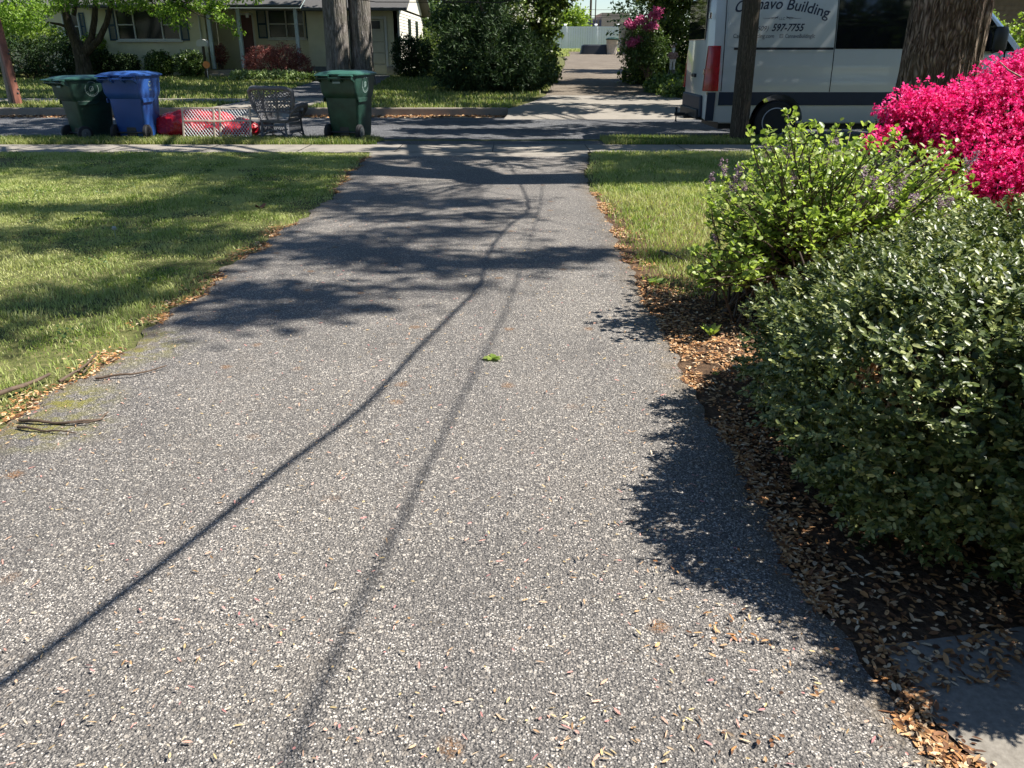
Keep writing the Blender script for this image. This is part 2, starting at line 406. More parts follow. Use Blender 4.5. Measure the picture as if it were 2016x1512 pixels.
M['cable'] = simple('black_cable', (.012, .012, .012), .6, .1)
M['blue_roof'] = simple('blue_metal_roof', (.12, .2, .5), .5, .1)
M['slat'] = simple('beige_slats', (.5, .42, .34), .7, .15)
M['purple_gray'] = simple('grey_purple_panels', (.12, .12, .2), .7, .15)
L_ = {}
L_['hedge'] = leafmat('holly_leaves', [(.018, .034, .009), (.055, .085, .021), (.15, .185, .05), (.46, .47, .2)], .42, .18, .45)  # palest stop puts sunlit highlights into the leaf colour
L_['lilac'] = leafmat('lilac_leaves', [(.13, .20, .04), (.27, .36, .07), (.44, .52, .16)], .4, .45)
L_['azalea'] = leafmat('azalea_flowers', [(.50, .006, .12), (.86, .028, .26), (.97, .17, .46)], .6, .35, .25, tcol=(1.2, .8, 1.0))
L_['azalea_leaf'] = leafmat('azalea_leaves', [(.02, .045, .015), (.06, .10, .03)], .5, .25)
L_['lilac_flower'] = leafmat('lilac_flowers', [(.19, .12, .15), (.33, .23, .28), (.46, .36, .41)], .6, .3, .3, tcol=(1, .9, 1))
L_['oak'] = leafmat('oak_leaves', [(.06, .11, .02), (.12, .2, .035)], .5, .3)
L_['maple'] = leafmat('maple_leaves', [(.10, .19, .025), (.2, .33, .05), (.3, .42, .08)], .5, .5)
L_['red'] = leafmat('red_maple_leaves', [(.13, .035, .03), (.26, .08, .07), (.36, .17, .13)], .6, .3, tcol=(1.2, .8, .8))
L_['dark'] = leafmat('dark_leaves', [(.016, .036, .016), (.035, .068, .026), (.07, .11, .04)], .55, .25, .25)
L_['ivy'] = leafmat('ivy_leaves', [(.025, .055, .014), (.07, .12, .025), (.15, .21, .05), (.3, .36, .09)], .4, .3)
L_['hosta'] = leafmat('hosta_leaves', [(.12, .2, .06), (.28, .36, .16), (.42, .48, .28)], .5, .3)
L_['pink'] = leafmat('pink_flowers', [(.5, .06, .2), (.75, .2, .4)], .6, .3, tcol=(1, .8, 1))
L_['white'] = leafmat('white_bracts', [(.5, .52, .45), (.7, .7, .62)], .6, .3, tcol=(1, 1, 1))
L_['shrub'] = leafmat('shrub_leaves', [(.03, .065, .016), (.07, .12, .03), (.14, .2, .05)], .45, .25)
L_['yellowgreen'] = leafmat('yellow_green_leaves', [(.12, .2, .03), (.3, .4, .06)], .5, .45)
L_['litter'] = leafmat('dry_leaves', [(.07, .035, .02), (.2, .09, .04), (.42, .2, .07), (.55, .33, .16), (.62, .5, .34)], .7, .1, .3, tcol=(1, 1, 1))
L_['petal'] = leafmat('fallen_petals', [(.5, .2, .2), (.6, .36, .26), (.55, .42, .2), (.34, .2, .1), (.62, .52, .38)], .7, .1, .3, tcol=(1, 1, 1))

# ------------------------------------------------------------------ setting: terrain, drive, walks, road
def strip_sheet(name, pts, mat, z=None, dz=0.004):
    """flat polygon sheet"""
    b = MB(); b.add([(x, y, (gz(y) if z is None else z) + dz) for x, y in pts], [tuple(range(len(pts)))])
    return tag(b.build(name, mat), kind='structure')
def terrain():
    ys = [-400, -60, -5, 0, 5, 10, 15.195, 15.205, 18, 21.995, 22.005, 30, 40, 50, 60, 70, 75, 120, 600]
    zs = [0, 0, 0, 0, 0, 0, 0, -.1, -.1, -.1, .08, .312, .602, .892, 1.182, 1.472, 1.472, 1.472, 1.472]
    xs = [-500, -60, -20, 0, 20, 60, 500]
    v = [(x, y, z - .012) for y, z in zip(ys, zs) for x in xs]; n = len(xs)
    f = [(i * n + j, i * n + j + 1, (i + 1) * n + j + 1, (i + 1) * n + j) for i in range(len(ys) - 1) for j in range(n - 1)]
    return tag(MB().add(v, f).build('ground', M['ground']), kind='structure')
terrain()

LE = [(-2.3, -3)] + [tuple(G(x, y)[:2]) for x, y in [(0, 850), (120, 770), (310, 640), (460, 520), (560, 450), (640, 402), (690, 340), (722, 309)]]
RE = [(1.05, -3)] + [tuple(G(x, y)[:2]) for x, y in [(1850, 1512), (1640, 1230), (1500, 1000), (1410, 850), (1325, 690), (1245, 540), (1200, 440), (1165, 380), (1150, 345), (1160, 309)]]
LEy = np.array([p[1] for p in LE]); LEx = np.array([p[0] for p in LE]); REy = np.array([p[1] for p in RE]); REx = np.array([p[0] for p in RE])
def lx(y): return np.interp(y, LEy, LEx) + .035 * np.sin(y * 5.1) + .02 * np.sin(y * 13.7 + 1) + .012 * np.sin(y * 31)
def rx(y): return np.interp(y, REy, REx) + .012 * np.sin(y * 4.3 + 2) + .010 * np.sin(y * 11.3) + .01 * np.sin(y * 29)
Y_SW0, Y_SW1, Y_RD = G(1000, 309)[1], G(1000, 285)[1], 15.2
def driveway():
    ny, nx = 400, 70; ys = np.linspace(-3, Y_SW0, ny); u = np.linspace(0, 1, nx)
    U, Y = np.meshgrid(u, ys); X = lx(Y) * (1 - U) + rx(Y) * U
    Z = .012 + .006 * np.sin(X * 2.3 + Y * .8) * np.sin(Y * 1.7) - .01 * np.exp(-np.minimum(X - lx(Y), rx(Y) - X) / .05)
    dist = np.minimum(X - lx(Y), rx(Y) - X); edge = np.clip(1 - dist / .16, 0, 1)
    moss = np.zeros_like(X)
    for px, py, r in [(235, 690, .22), (270, 665, .15), (175, 720, .16), (90, 790, .2), (130, 800, .14), (60, 850, .2), (215, 700, .2)]:
        g = G(px, py); moss = np.maximum(moss, np.clip(1.3 - np.hypot((X - g.x) / 1.5, Y - g.y) / r, 0, 1))
    V = np.stack([X, Y, Z], -1).reshape(-1, 3); i = np.arange(ny * nx).reshape(ny, nx)
    Fc = np.stack([i[:-1, :-1], i[:-1, 1:], i[1:, 1:], i[1:, :-1]], -1).reshape(-1, 4)
    o = np_mesh('driveway', V, Fc, M['drive'], attr={'moss': moss.ravel(), 'edge': edge.ravel()}, smooth=True)
    return tag(o, kind='structure')
driveway()
strip_sheet('sidewalk', [(-40, 13.05), (lx(13.05) - .02, 13.05), (lx(Y_SW0), Y_SW0), (rx(Y_SW0), Y_SW0), (rx(13.05), 13.05), (40, 13.05), (40, Y_SW1), (-40, Y_SW1)], M['walk'], 0, .004)
# joints of the sidewalk are cut lines
b = MB()
for x in np.arange(-20, 20, 1.5): b.box((x + .2, (13.07 + Y_SW1) / 2, .0085), (.012, Y_SW1 - 13.1, .002))
b.box(((lx(13) + rx(13)) / 2, 13.05, .0085), (3.6, .012, .002))
tag(b.build('sidewalk_joints', M['seam']), kind='structure')
xa, xb = G(742, 278).x, G(1185, 278).x
def apron():
    b = MB(); rows = [(Y_SW1 + .002, .006), (14.9, -.01), (15.2, -.05), (15.5, -.088)]
    vs = [(x + (0 if 0 < k < 6 else (-.15 if k == 0 else .15) * i / 3), y, z) for i, (y, z) in enumerate(rows) for k, x in enumerate(np.linspace(xa, xb, 7))]
    fs = [(i * 7 + j, i * 7 + j + 1, (i + 1) * 7 + j + 1, (i + 1) * 7 + j) for i in range(3) for j in range(6)]
    b.add(vs, fs)
    return tag(b.build('driveway_apron', M['road']), kind='structure')
apron()
strip_sheet('road', [(-60, 15.21), (60, 15.21), (60, 22.0), (-60, 22.0)], M['road'], -.1, .002)
# far kerb, broken by two openings
alx0, alx1 = G(1000, 222, -.1).x, 5.9
d0, d1 = (400 - 1008) / F * 20.9, (598 - 1008) / F * 20.9
for s, e in ((-60, d0), (d1, alx0), (alx1, 60)):
    b = MB(); b.prism([(21.98, -.12), (22.14, -.12), (22.14, .10), (22.0, .10), (21.985, .08)], 0, s, e)
    tag(b.build('kerb', M['kerb'], bevel=.012), kind='structure')
M['sand'] = concrete('gutter_grit', (.3, .23, .16), (.46, .37, .28))
for i_, (s, e) in enumerate(((-30, d0 - .15), (d1 + .15, alx0 - .15))):
    xs_ = np.linspace(s, e, 40); strip_sheet('gutter', [(x, 21.978) for x in xs_[::-1]] + [(x, 21.42 + .08 * math.sin(x * 1.7) + .05 * math.sin(x * 5.3)) for x in xs_], M['sand'], -.1, .006)
def sloped(name, poly, mat, dz=.006):
    b = MB(); b.add([(x, y, z + dz) for x, y, z in poly], [tuple(range(len(poly)))]); return tag(b.build(name, mat), kind='structure')
def ribbon(name, cl, mat, dz):
    """cl: list of (y, xleft, xright)"""
    v = []; f = []
    for i, (y, a, c, *zo) in enumerate(cl):
        z = zo[0] if zo else gz(max(y, 22.001)) + dz if y > 22.1 else (-.095 if y < 21.95 else .083)
        for k in range(5): v.append((a + (c - a) * k / 4, y, z))
    for i in range(len(cl) - 1):
        for k in range(4): f.append((i * 5 + k, i * 5 + k + 1, (i + 1) * 5 + k + 1, (i + 1) * 5 + k))
    return tag(MB().add(v, f).build(name, mat, smooth=60), kind='structure')
ribbon('alley_apron', [(20.9, alx0 - .1, alx1 + .1, -.096), (21.4, alx0, alx1, -.02), (21.99, alx0, alx1, .082), (22.4, alx0 + .2, alx1 - .1), (24, alx0 + .7, alx1 - .9), (26.0, 1.0, 4.6)], M['walk'], .008)
ribbon('alley', [(26.0, 1.0, 4.4), (30, 1.35, 4.4), (36, 1.9, 5.2), (45, 2.7, 6.1), (56, 3.3, 7.4), (68, 3.4, 8.4)], M['alley'], .012)
ribbon('house_driveway_apron', [(20.9, d0 - .1, d1 + .1, -.096), (21.4, d0, d1, -.02), (21.99, d0, d1, .082), (22.3, d0 + .1, d1 - .1), (25.0, d0 + .6, d1 + .4)], M['walk'], .008)
ribbon('house_driveway', [(25.0, d0 + .6, d1 + .4), (29, -7.2, -4.6), (35.9, -7.3, -4.9)], M['road'], .010)
ribbon('far_sidewalk', [(24.0, -60, d0 + .3), (25.0, -60, d0 + .45)], M['walk'], .004)
strip_sheet('garden_path', [(1.13, -3), (2.6, -3), (2.6, 1.92), (2.0, 1.83), (1.5, 1.86), (1.2, 1.80)] + [(float(rx(y)) + .07 + .012 * math.sin(y * 23), float(y)) for y in np.linspace(1.76, .2, 24)], M['path'], 0, .002)
mb = [(float(rx(y)) - .01, float(y)) for y in np.linspace(1.2, 9.3, 66)]
mb += [(1.9, 9.0), (2.3, 7.4), (1.95, 6.2), (2.1, 5.6), (7, 6.2), (7, 1.2)]
strip_sheet('mulch_bed', mb, M['mulch'], 0, -.004)

# ------------------------------------------------------------------ grass and fallen leaves (stuff)
def in_view(x, y, m=.9, z=0):
    zc = y * math.cos(PITCH) + (CH - z) * math.sin(PITCH); return np.abs(x) < (1008 / F) * zc + m
def blades(name, X, Y, h, w, mat, z=None, label=''):
    n = len(X); Z = gzv(Y) - .006 if z is None else np.full(n, z)
    a = rng.random(n) * 2 * np.pi; lean = (.15 + .75 * rng.random(n)) * h
    la = rng.random(n) * 2 * np.pi; d = np.stack([np.cos(la), np.sin(la), 0 * la], 1) * lean[:, None]
    s = np.stack([np.cos(a), np.sin(a), 0 * a], 1) * (w / 2)[:, None]; B = np.stack([X, Y, Z], 1); up = np.zeros((n, 3)); up[:, 2] = h
    V = np.stack([B - s, B + s, B + up * .6 + d * .35 - s * .75, B + up * .6 + d * .35 + s * .75, B + up + d], 1).reshape(-1, 3)
    b = np.arange(n)[:, None] * 5
    Fc = np.stack([b + [0, 1, 2], b + [1, 3, 2], b + [2, 3, 4]], 1).reshape(-1, 3)
    o = np_mesh(name, V, Fc, mat, attr={'v': np.repeat(rng.random(n), 5)})
    return tag(o, label, 'grass', kind='stuff')
def fbm(x, y, s=1.0, o=0):
    return np.array([mnoise.noise(Vector((a * s + o, b * s, o))) for a, b in zip(x, y)])
# left lawn
n = 600000; Y = 1.0 + (13.0 - 1.0) * rng.random(n) ** .72; X = -9.5 + 9.5 * rng.random(n)
k = (X < lx(Y) - .02 + .04 * rng.random(n)) & in_view(X, Y, 1.3)
X, Y = X[k], Y[k]; keep = rng.random(len(X)) < np.clip(1.25 - (Y - 3) * .06, .45, 1); X, Y = X[keep], Y[keep]
dd = lx(Y) - X; thin = rng.random(len(X)) < np.clip(.25 + dd * 3, 0, 1); X, Y = X[thin], Y[thin]
pn = np.sin(X * 2.1 + 3 * np.sin(Y * .9)) * np.sin(Y * 2.7 + X) ; tall = .62 + .3 * np.clip(pn, -1, 1) + .55 * np.clip(fbm(X, Y, 2.6), -.5, .8)
bare = np.exp(-(((X + 7.7) / 1.3) ** 2 + ((Y - 12.0) / .7) ** 2)); pt = fbm(X, Y, 1.7, 9); kk = (rng.random(len(X)) > bare * 1.2) & (rng.random(len(X)) < np.clip(.95 + pt * 1.2, .45, 1)); X, Y, tall = X[kk], Y[kk], tall[kk]
blades('lawn_grass', X, Y, (.018 + .032 * rng.random(len(X))) * tall, .0035 + .00045 * Y, M['grass'], 0, 'sunlit front lawn to the left of the driveway')
# right lawn patch
n = 150000; Y = 5.0 + 8.05 * rng.random(n); X = .6 + 6 * rng.random(n)
k = (X > rx(Y) + .02) & in_view(X, Y, .3) & ((Y > 6.2) | (X < 1.9)) & (rng.random(n) < np.clip((X - rx(Y)) * 4 * np.clip((Y - 4.8), 0, 1), .08, 1))
X, Y = X[k], Y[k]
blades('side_lawn_grass', X, Y, .02 + .034 * rng.random(len(X)), .0035 + .00045 * Y, M['grass'], 0, 'small lawn to the right of the driveway')
# kerb strips near
n = 60000; Y = Y_SW1 + (15.22 - Y_SW1) * rng.random(n); X = -10 + 20 * rng.random(n)
k = ((X < xa + .1 * np.sin(Y * 9)) | (X > xb)) & in_view(X, Y, .6); X, Y = X[k], Y[k]
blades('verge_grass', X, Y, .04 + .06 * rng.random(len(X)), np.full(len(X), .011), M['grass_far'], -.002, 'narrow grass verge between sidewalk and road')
# far lawn
n = 170000; Y = 22.1 + 22 * rng.random(n) ** 1.3; X = -24 + 48 * rng.random(n)
inal = (X > np.interp(Y, [22, 26, 36, 56], [alx0, .8, 1.9, 3.3])) & (X < np.interp(Y, [22, 26, 36, 56], [alx1, 4.7, 5.2, 7.4]))
indr = (X > np.interp(Y, [22, 25, 29, 36], [d0, d0 + .6, -7.2, -7.3])) & (X < np.interp(Y, [22, 25, 29, 36], [d1, d1 + .4, -4.6, -4.9]))
insw = (Y > 23.98) & (Y < 25.02) & (X < d0 + .4)
inh = (Y > 35.7) & (X < -4.6)
k = ~inal & ~indr & ~insw & ~inh & in_view(X, Y, 1.0); X, Y = X[k], Y[k]
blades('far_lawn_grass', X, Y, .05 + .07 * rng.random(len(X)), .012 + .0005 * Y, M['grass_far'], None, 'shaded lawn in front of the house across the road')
n = 16000; Y = 56 + 13.5 * rng.random(n); X = 1 + 9 * rng.random(n); k = (X < np.interp(Y, [56, 68], [3.6, 4.2])) | (Y > 65); X, Y = X[k], Y[k]
blades('back_lawn_grass', X, Y, .1 + .12 * rng.random(len(X)), np.full(len(X), .05), M['grass'], None, 'sunlit weedy grass at the end of the alley by the white fence')

def patchy(X, Y, s=3.0, o=4, lo=-.15):
    k = fbm(X, Y, s, o) + .6 * fbm(X, Y, s * 3, o + 3) > lo + .25 * rng.random(len(X)); return X[k], Y[k]
def litter(name, X, Y, L, W, mat, label, z0=.006, cat='leaves', tilt=.35):
    n = len(X); a = rng.random(n) * 2 * np.pi; A = np.stack([np.cos(a), np.sin(a), rng.normal(size=n) * tilt * .5], 1)
    N = np.stack([rng.normal(size=n) * tilt, rng.normal(size=n) * tilt, np.ones(n)], 1)
    Pb = np.stack([X, Y, z0 + .004 * rng.random(n)], 1)
    o = leaf_mesh(name, Pb, A, N, L, W, mat, kind='oval', fold=.12); return tag(o, label, cat, kind='stuff')
n = 90; cx, cy = -7.5 + 5.8 * rng.random(n), 3.4 + 8 * rng.random(n); k = (cx < lx(cy) - .08) & in_view(cx, cy, .3); cx, cy = cx[k], cy[k]; cx = np.repeat(cx, 26); cy = np.repeat(cy, 26); n = len(cx)
X = cx + rng.normal(size=n) * .05; Y = cy + rng.normal(size=n) * .05; a = rng.random(n) * 6.28
tag(leaf_mesh('clover_patches', np.stack([X, Y, .02 + .03 * rng.random(n)], 1), np.stack([np.cos(a), np.sin(a), .3 + 0 * a], 1), rng.normal(size=(n, 3)) * .3 + np.array([0, 0, 1.]), .022, .02, L_['shrub'], kind='oval'), 'small dark clover and weed patches growing in the left lawn', 'weeds', kind='stuff')
# dry leaves along the right edge under the shrubs
n = 15000; Y = 1.2 + 8.0 * rng.random(n) ** 1.1; off = np.abs(rng.normal(size=n)) * np.interp(Y, [1.2, 2, 3, 5, 6, 9], [.05, .05, .10, .16, .12, .07]); X = rx(Y) + .0 + off - .02; X, Y = patchy(X, Y, 2.5, 4, -.12); n = len(X)
litter('dry_leaves', X, Y, .010 + .026 * rng.random(n) ** 1.6, .006 + .007 * rng.random(n), L_['litter'], 'orange brown dry leaves drifted along the right edge of the driveway')
n = 15000; Y = 1.6 + 4.0 * rng.random(n); X = rx(Y) + 1.2 * rng.random(n); X, Y = patchy(X, Y, 3, 8, -.35); n = len(X)
litter('leaf_litter', X, Y, .010 + .028 * rng.random(n) ** 1.5, .006 + .010 * rng.random(n), L_['litter'], 'brown leaf litter on the dark soil beneath the hedge')
n = 8500; Y = 1.0 + 11.5 * rng.random(n); X = lx(Y) + .04 - np.abs(rng.normal(size=n)) * .085; X, Y = patchy(X, Y, 2.2, 6, -.05); n = len(X)
litter('edge_leaves', X, Y, .015 + .02 * rng.random(n), .006 + .008 * rng.random(n), L_['litter'], 'orange dry leaves along the left edge of the driveway')
n = 6000; Y = 1.2 + 6.5 * rng.random(n) ** 1.8; X = -2.2 + 3.4 * rng.random(n); k = (X > lx(Y)) & (X < rx(Y)); X, Y = X[k], Y[k]
cl = 0.5 + .5 * np.sin(X * 5 + 2 * np.sin(Y * 3)) * np.sin(Y * 4); k = rng.random(len(X)) < .3 + .7 * cl; X, Y = X[k], Y[k]
litter('fallen_petals', X, Y, .008 + .020 * rng.random(len(X)) ** 1.4, .003 + .004 * rng.random(len(X)), L_['petal'], 'tiny pink and straw coloured petals scattered over the driveway', .019, 'petals')
n = 500; Y = 1.3 + .9 * rng.random(n); X = .35 + .7 * rng.random(n); k = X < rx(Y); X, Y = X[k], Y[k]; X, Y = patchy(X, Y, 6, 2, .02)
litter('leaf_scatter', X, Y, .010 + .020 * rng.random(len(X)), .004 + .006 * rng.random(len(X)), L_['litter'], 'denser scatter of tan and orange leaves at the lower right of the driveway', .019)
n = 9000; Y = 21.35 + .62 * rng.random(n) ** .6; X = -14 + 30 * rng.random(n); k = in_view(X, Y, .5)
X, Y = X[k], Y[k]; litter('gutter_leaves', X, Y, .06 + .04 * rng.random(len(X)), .04 + .03 * rng.random(len(X)), L_['litter'], 'tan leaf debris lying in the gutter along the far kerb', -.09)

# ------------------------------------------------------------------ small things on the drive
def stick(name, pts, r0, r1, label, side=None):
    r0 *= 1.35; r1 *= 1.3
    b = MB(); pp = []
    P3 = [G(*p) for p in pts]
    for i in range(len(P3) - 1):
        for t in np.linspace(0, 1, 6, endpoint=False):
            q = P3[i].lerp(P3[i + 1], t) + Vector((random.uniform(-.003, .003), random.uniform(-.003, .003), 0)); pp.append(q)
    pp.append(P3[-1])
    for i, q in enumerate(pp): q.z = .024 + .008 * math.sin(i * .35) ** 2
    b.tube(pp, [r0 + (r1 - r0) * i / (len(pp) - 1) for i in range(len(pp))], 6)
    if side:
        S = [G(*p) for p in side]
        for q in S: q.z = .03
        b.tube(S, [r1 * 1.2] * (len(S) - 1) + [r1 * .5], 5)
    return tag(b.build(name, M['twig'], smooth=60), label, 'stick')
stick('fallen_branch', [(-60, 815), (20, 780), (100, 748)], .011, .006, 'thickest fallen branch lying in the grass at the left edge of the photo')
stick('fallen_twig', [(120, 760), (155, 742), (192, 706)], .006, .003, 'short twig at the grass edge beside the yellow moss', [(150, 742), (165, 746), (190, 720)])
stick('fallen_twig', [(190, 754), (260, 748), (330, 731)], .005, .0025, 'straight thin twig lying alone on the asphalt below the moss')
stick('fallen_twig', [(40, 838), (90, 843), (140, 845), (200, 836), (215, 824)], .006, .0025, 'forked twig on the asphalt, the upper of two close together', [(140, 845), (175, 845), (205, 838)])
stick('fallen_twig', [(38, 851), (70, 857), (110, 861), (153, 863)], .005, .002, 'dark curved twig on the asphalt, just below the forked one')
stick('lawn_twig', [(1300, 500), (1330, 512), (1350, 519)], .008, .004, 'small brown twig in the lawn right of the driveway')
def sprig(name, px, py, mat, label, n=5, L=.09, W=.045, h=.02, cat='leaf', z=.02, arc=(0, 6.28)):
    g = G(px, py); a = np.linspace(arc[0], arc[1], n, endpoint=False) + rng.random(n) * .4
    A = np.stack([np.cos(a), np.sin(a), np.full(n, h)], 1); N = np.stack([rng.normal(size=n) * .3, rng.normal(size=n) * .3, np.ones(n)], 1)
    o = leaf_mesh(name, np.tile([g.x, g.y, z], (n, 1)), A, N, L * (.6 + .5 * rng.random(n)), W, mat, kind='oval', fold=.15); return tag(o, label, cat)
sprig('fallen_leaf', 968, 712, L_['lilac'], 'bright green lobed leaf lying alone in the middle of the driveway', 6, .06, .035)
sprig('weed', 1398, 668, L_['lilac'], 'bright green weed on the mulch below the lilac', 9, .09, .035, .9, 'weed')
sprig('weed', 1408, 745, L_['lilac'], 'tiny pale green seedling at the sunlit mulch edge', 5, .03, .018, .3, 'weed')
sprig('weed', 1290, 560, L_['yellowgreen'], 'flat green leaf with yellow flower at the right lawn edge', 5, .09, .04, .1, 'weed')
g = G(228, 468)
b = MB(); b.tube([(g.x, g.y, 0), (g.x, g.y, .07)], .002, 5); b.lathe([(0.001, .06), (.016, .068), (.02, .08), (.014, .094), (.001, .098)], 10)
for i in range(20, len(b.v)): b.v[i] = b.v[i]
o = MB(); o.lathe([(0.001, .06), (.016, .068), (.02, .08), (.014, .094), (.001, .098)], 10, Matrix.Translation((g.x, g.y, 0))); o.tube([(g.x, g.y, 0), (g.x, g.y, .065)], .002, 5)
tag(o.build('dandelion_clock', L_['white'], smooth=60), 'white dandelion seed head in the left lawn', 'flower')
g = G(513, 413); o = MB(); rr = [[(g.x + (.05 + .015 * math.sin(3 * t)) * r * math.cos(t), g.y + .05 * r * math.sin(t), .02 + .02 * r * (1 + math.sin(2 * t))) for t in np.linspace(0, 6.28, 12, endpoint=False)] for r in (1, .5, .1)]
o.loft(rr, False); tag(o.build('curled_leaf', L_['litter'], smooth=60), 'tan curled dry leaf lying on the left lawn near the driveway', 'leaf')

# ------------------------------------------------------------------ wheelie bins
def rrect(w, d, r, z, n=4, cy=0):
    out = []
    for cx, sy, a0 in ((w / 2 - r, d / 2 - r, 0), (-w / 2 + r, d / 2 - r, 90), (-w / 2 + r, -d / 2 + r, 180), (w / 2 - r, -d / 2 + r, 270)):
        for i in range(n + 1):
            a = math.radians(a0 + 90 * i / n); out.append((cx + r * math.cos(a), cy + sy + r * math.sin(a), z))
    return out
def make_bin(name, mat, lidmat, label, loc, rz, group=None, emblem='round', sc=1.0):
    root = empty(name, loc, rz, label, 'bin', group)
    b = MB()
    b.loft([rrect(.47, .50, .05, .03, cy=.05), rrect(.50, .54, .06, .10, cy=.04), rrect(.57, .64, .06, .66, cy=.015), rrect(.60, .70, .06, .70, cy=.0), rrect(.62, .76, .06, .76, cy=-.01),
            rrect(.645, .80, .06, .98, cy=-.01), rrect(.67, .83, .06, .985, cy=-.01), rrect(.67, .83, .06, 1.01, cy=-.01)])
    b.build('body', mat, root, 40)
    b = MB()                                    # recessed grip pockets and rear wheel well
    b.prism([(-.30, .60), (.02, .60), (.10, .66), (-.30, .672)], 0, .297, .312); b.prism([(-.30, .60), (.02, .60), (.10, .66), (-.30, .672)], 0, -.312, -.297)
    b.build_each('side_ledge', mat, root, 30, .006)
    b = MB(); b.box((0, -.235, .17), (.17, .02, .20)); b.build('catch_recess', M['dark_plastic'], root, bevel=.01)
    l = MB()
    l.loft([rrect(.69, .86, .06, 1.0, cy=-.01), rrect(.72, .90, .07, 1.012, cy=-.01), rrect(.72, .90, .07, 1.03, cy=-.01), rrect(.60, .78, .08, 1.055, cy=0), rrect(.40, .6, .08, 1.075, cy=.02), rrect(.15, .3, .05, 1.08, cy=.03)])
    l.prism([(-.56, 1.005), (-.43, .985), (-.43, 1.025), (-.55, 1.018)], 0, -.31, -.1); l.prism([(-.56, 1.005), (-.43, .985), (-.43, 1.025), (-.55, 1.018)], 0, .1, .31)
    l.build('lid', lidmat, root, 35)
    h = MB(); h.tube([(-.29, -.50, .965), (.29, -.50, .965)], .014, 8)
    for s in (-.29, -.1, .1, .29): h.prism([(-.40, .90), (-.515, .95), (-.515, .985), (-.40, .985)], 0, s - .012, s + .012)
    h.build('handle', mat, root, 40)
    for s in (-1, 1):
        w = MB(); Mx = Matrix.Translation((s * .275, -.255, .13)) @ rot('Y', math.pi / 2)
        w.lathe([(.07, -.033), (.118, -.03), (.13, -.02), (.13, .02), (.118, .03), (.07, .033)], 24, Mx); wo_ = w.build('wheel', M['rubber'], root, 40)
        r = MB(); Mx = Matrix.Translation((s * (.275 + .034), -.255, .13)) @ rot('Y', math.pi / 2)
        r.lathe([(.02, -.006), (.075, -.004), (.085, .004), (.072, .006), (.03, .003), (.02, .012)], 20, Mx); r.build('wheel_hub', M['hub'] if emblem != 'recycle' else M['dark_plastic'], wo_, 40)
    a = MB(); a.tube([(-.27, -.255, .13), (.27, -.255, .13)], .014, 8); a.build('axle', M['dark_plastic'], root, 40)
    if emblem == 'round':
        for s in (1,):
            e = MB(); X0 = .338
            def arc(a0, a1, R, w_=.009):
                n = 18; vs = []; 
                for i in range(n + 1):
                    t = math.radians(a0 + (a1 - a0) * i / n)
                    for q in (R - w_, R + w_): 
                        z = .86 + q * math.sin(t); y = -.02 + q * math.cos(t)
                        vs.append((.3105 + (z - .76) * .057 + .0035 if z > .76 else .3005 + (z - .70) * .166 + .004, y, z))
                e.add(vs, [(2 * i, 2 * i + 2, 2 * i + 3, 2 * i + 1) for i in range(n)])
            arc(55, 125, .118, .006); arc(150, 390, .118, .006)
            arc(40, 250, .042, .006); arc(-130, 70, .026, .005); arc(0, 359, .012, .004)
            for t in range(0, 7): arc(200 + t * 20, 208 + t * 20, .097, .006)
            e.build('emblem', M['bin_mark'], root)
        p = MB(); p.box((0, -.4215, .90), (.13, .004, .028)); p.build('number_plate', M['bin_mark'], root)
    else:
        e = MB()
        for k in range(3):                      # three chasing arrows
            a0 = math.radians(90 + 120 * k); c = (-.02 + .035 * math.cos(a0), .88 + .035 * math.sin(a0))
            for (p0, p1, wd) in ((-.03, .012, .007), (.012, .030, .014)):
                t = a0 + math.pi / 2; dx, dz = math.cos(t), math.sin(t); nx, nz = -dz, dx
                if wd < .01: q = [(p0, -wd), (p1, -wd), (p1, wd), (p0, wd)]
                else: q = [(p0, -wd), (p1, 0), (p0, wd)]
                vs = [(.3105 + (c[1] + u * dz + v_ * nz - .76) * .057 + .0035, c[0] + u * dx + v_ * nx, c[1] + u * dz + v_ * nz) for u, v_ in q]
                e.add(vs, [tuple(range(len(q)))])
        for zz in (.80, .785): e.add([(.3105 + (zz - .76) * .057 + .0035, -.06, zz), (.3105 + (zz - .76) * .057 + .0035, .02, zz), (.3105 + (zz + .008 - .76) * .057 + .0035, .02, zz + .008), (.3105 + (zz + .008 - .76) * .057 + .0035, -.06, zz + .008)], [(0, 1, 2, 3)])
        e.build('emblem', M['bin_mark'], root)
    root.scale = (sc,) * 3
    return root
def floor_at(px, D): return Vector(((px - 1008) / F * (D * math.cos(PITCH) + CH * math.sin(PITCH)), D, 0))
p = floor_at(160, 15.3); make_bin('wheeled_bin', M['bin_green'], M['bin_lid'], 'dark green wheeled bin turned sideways, leftmost of the three, beside the blue bin', (p.x + .17, 15.35, -.03), math.radians(-36), 'wheeled bins put out at the road')
p = floor_at(262, 15.3); make_bin('wheeled_bin', M['bin_blue'], M['bin_blue'], 'bright blue wheeled recycling bin beside the red sack', (p.x + .17, 15.2, -.01), math.radians(-4), 'wheeled bins put out at the road', 'recycle', 1.045)
p = floor_at(686, 15.3); make_bin('wheeled_bin', M['bin_green'], M['bin_lid'], 'dark green wheeled bin with its back to the driveway, right of the wicker chair', (p.x + .07, 15.2, -.01), math.radians(-14), 'wheeled bins put out at the road', 'round', 1.06)

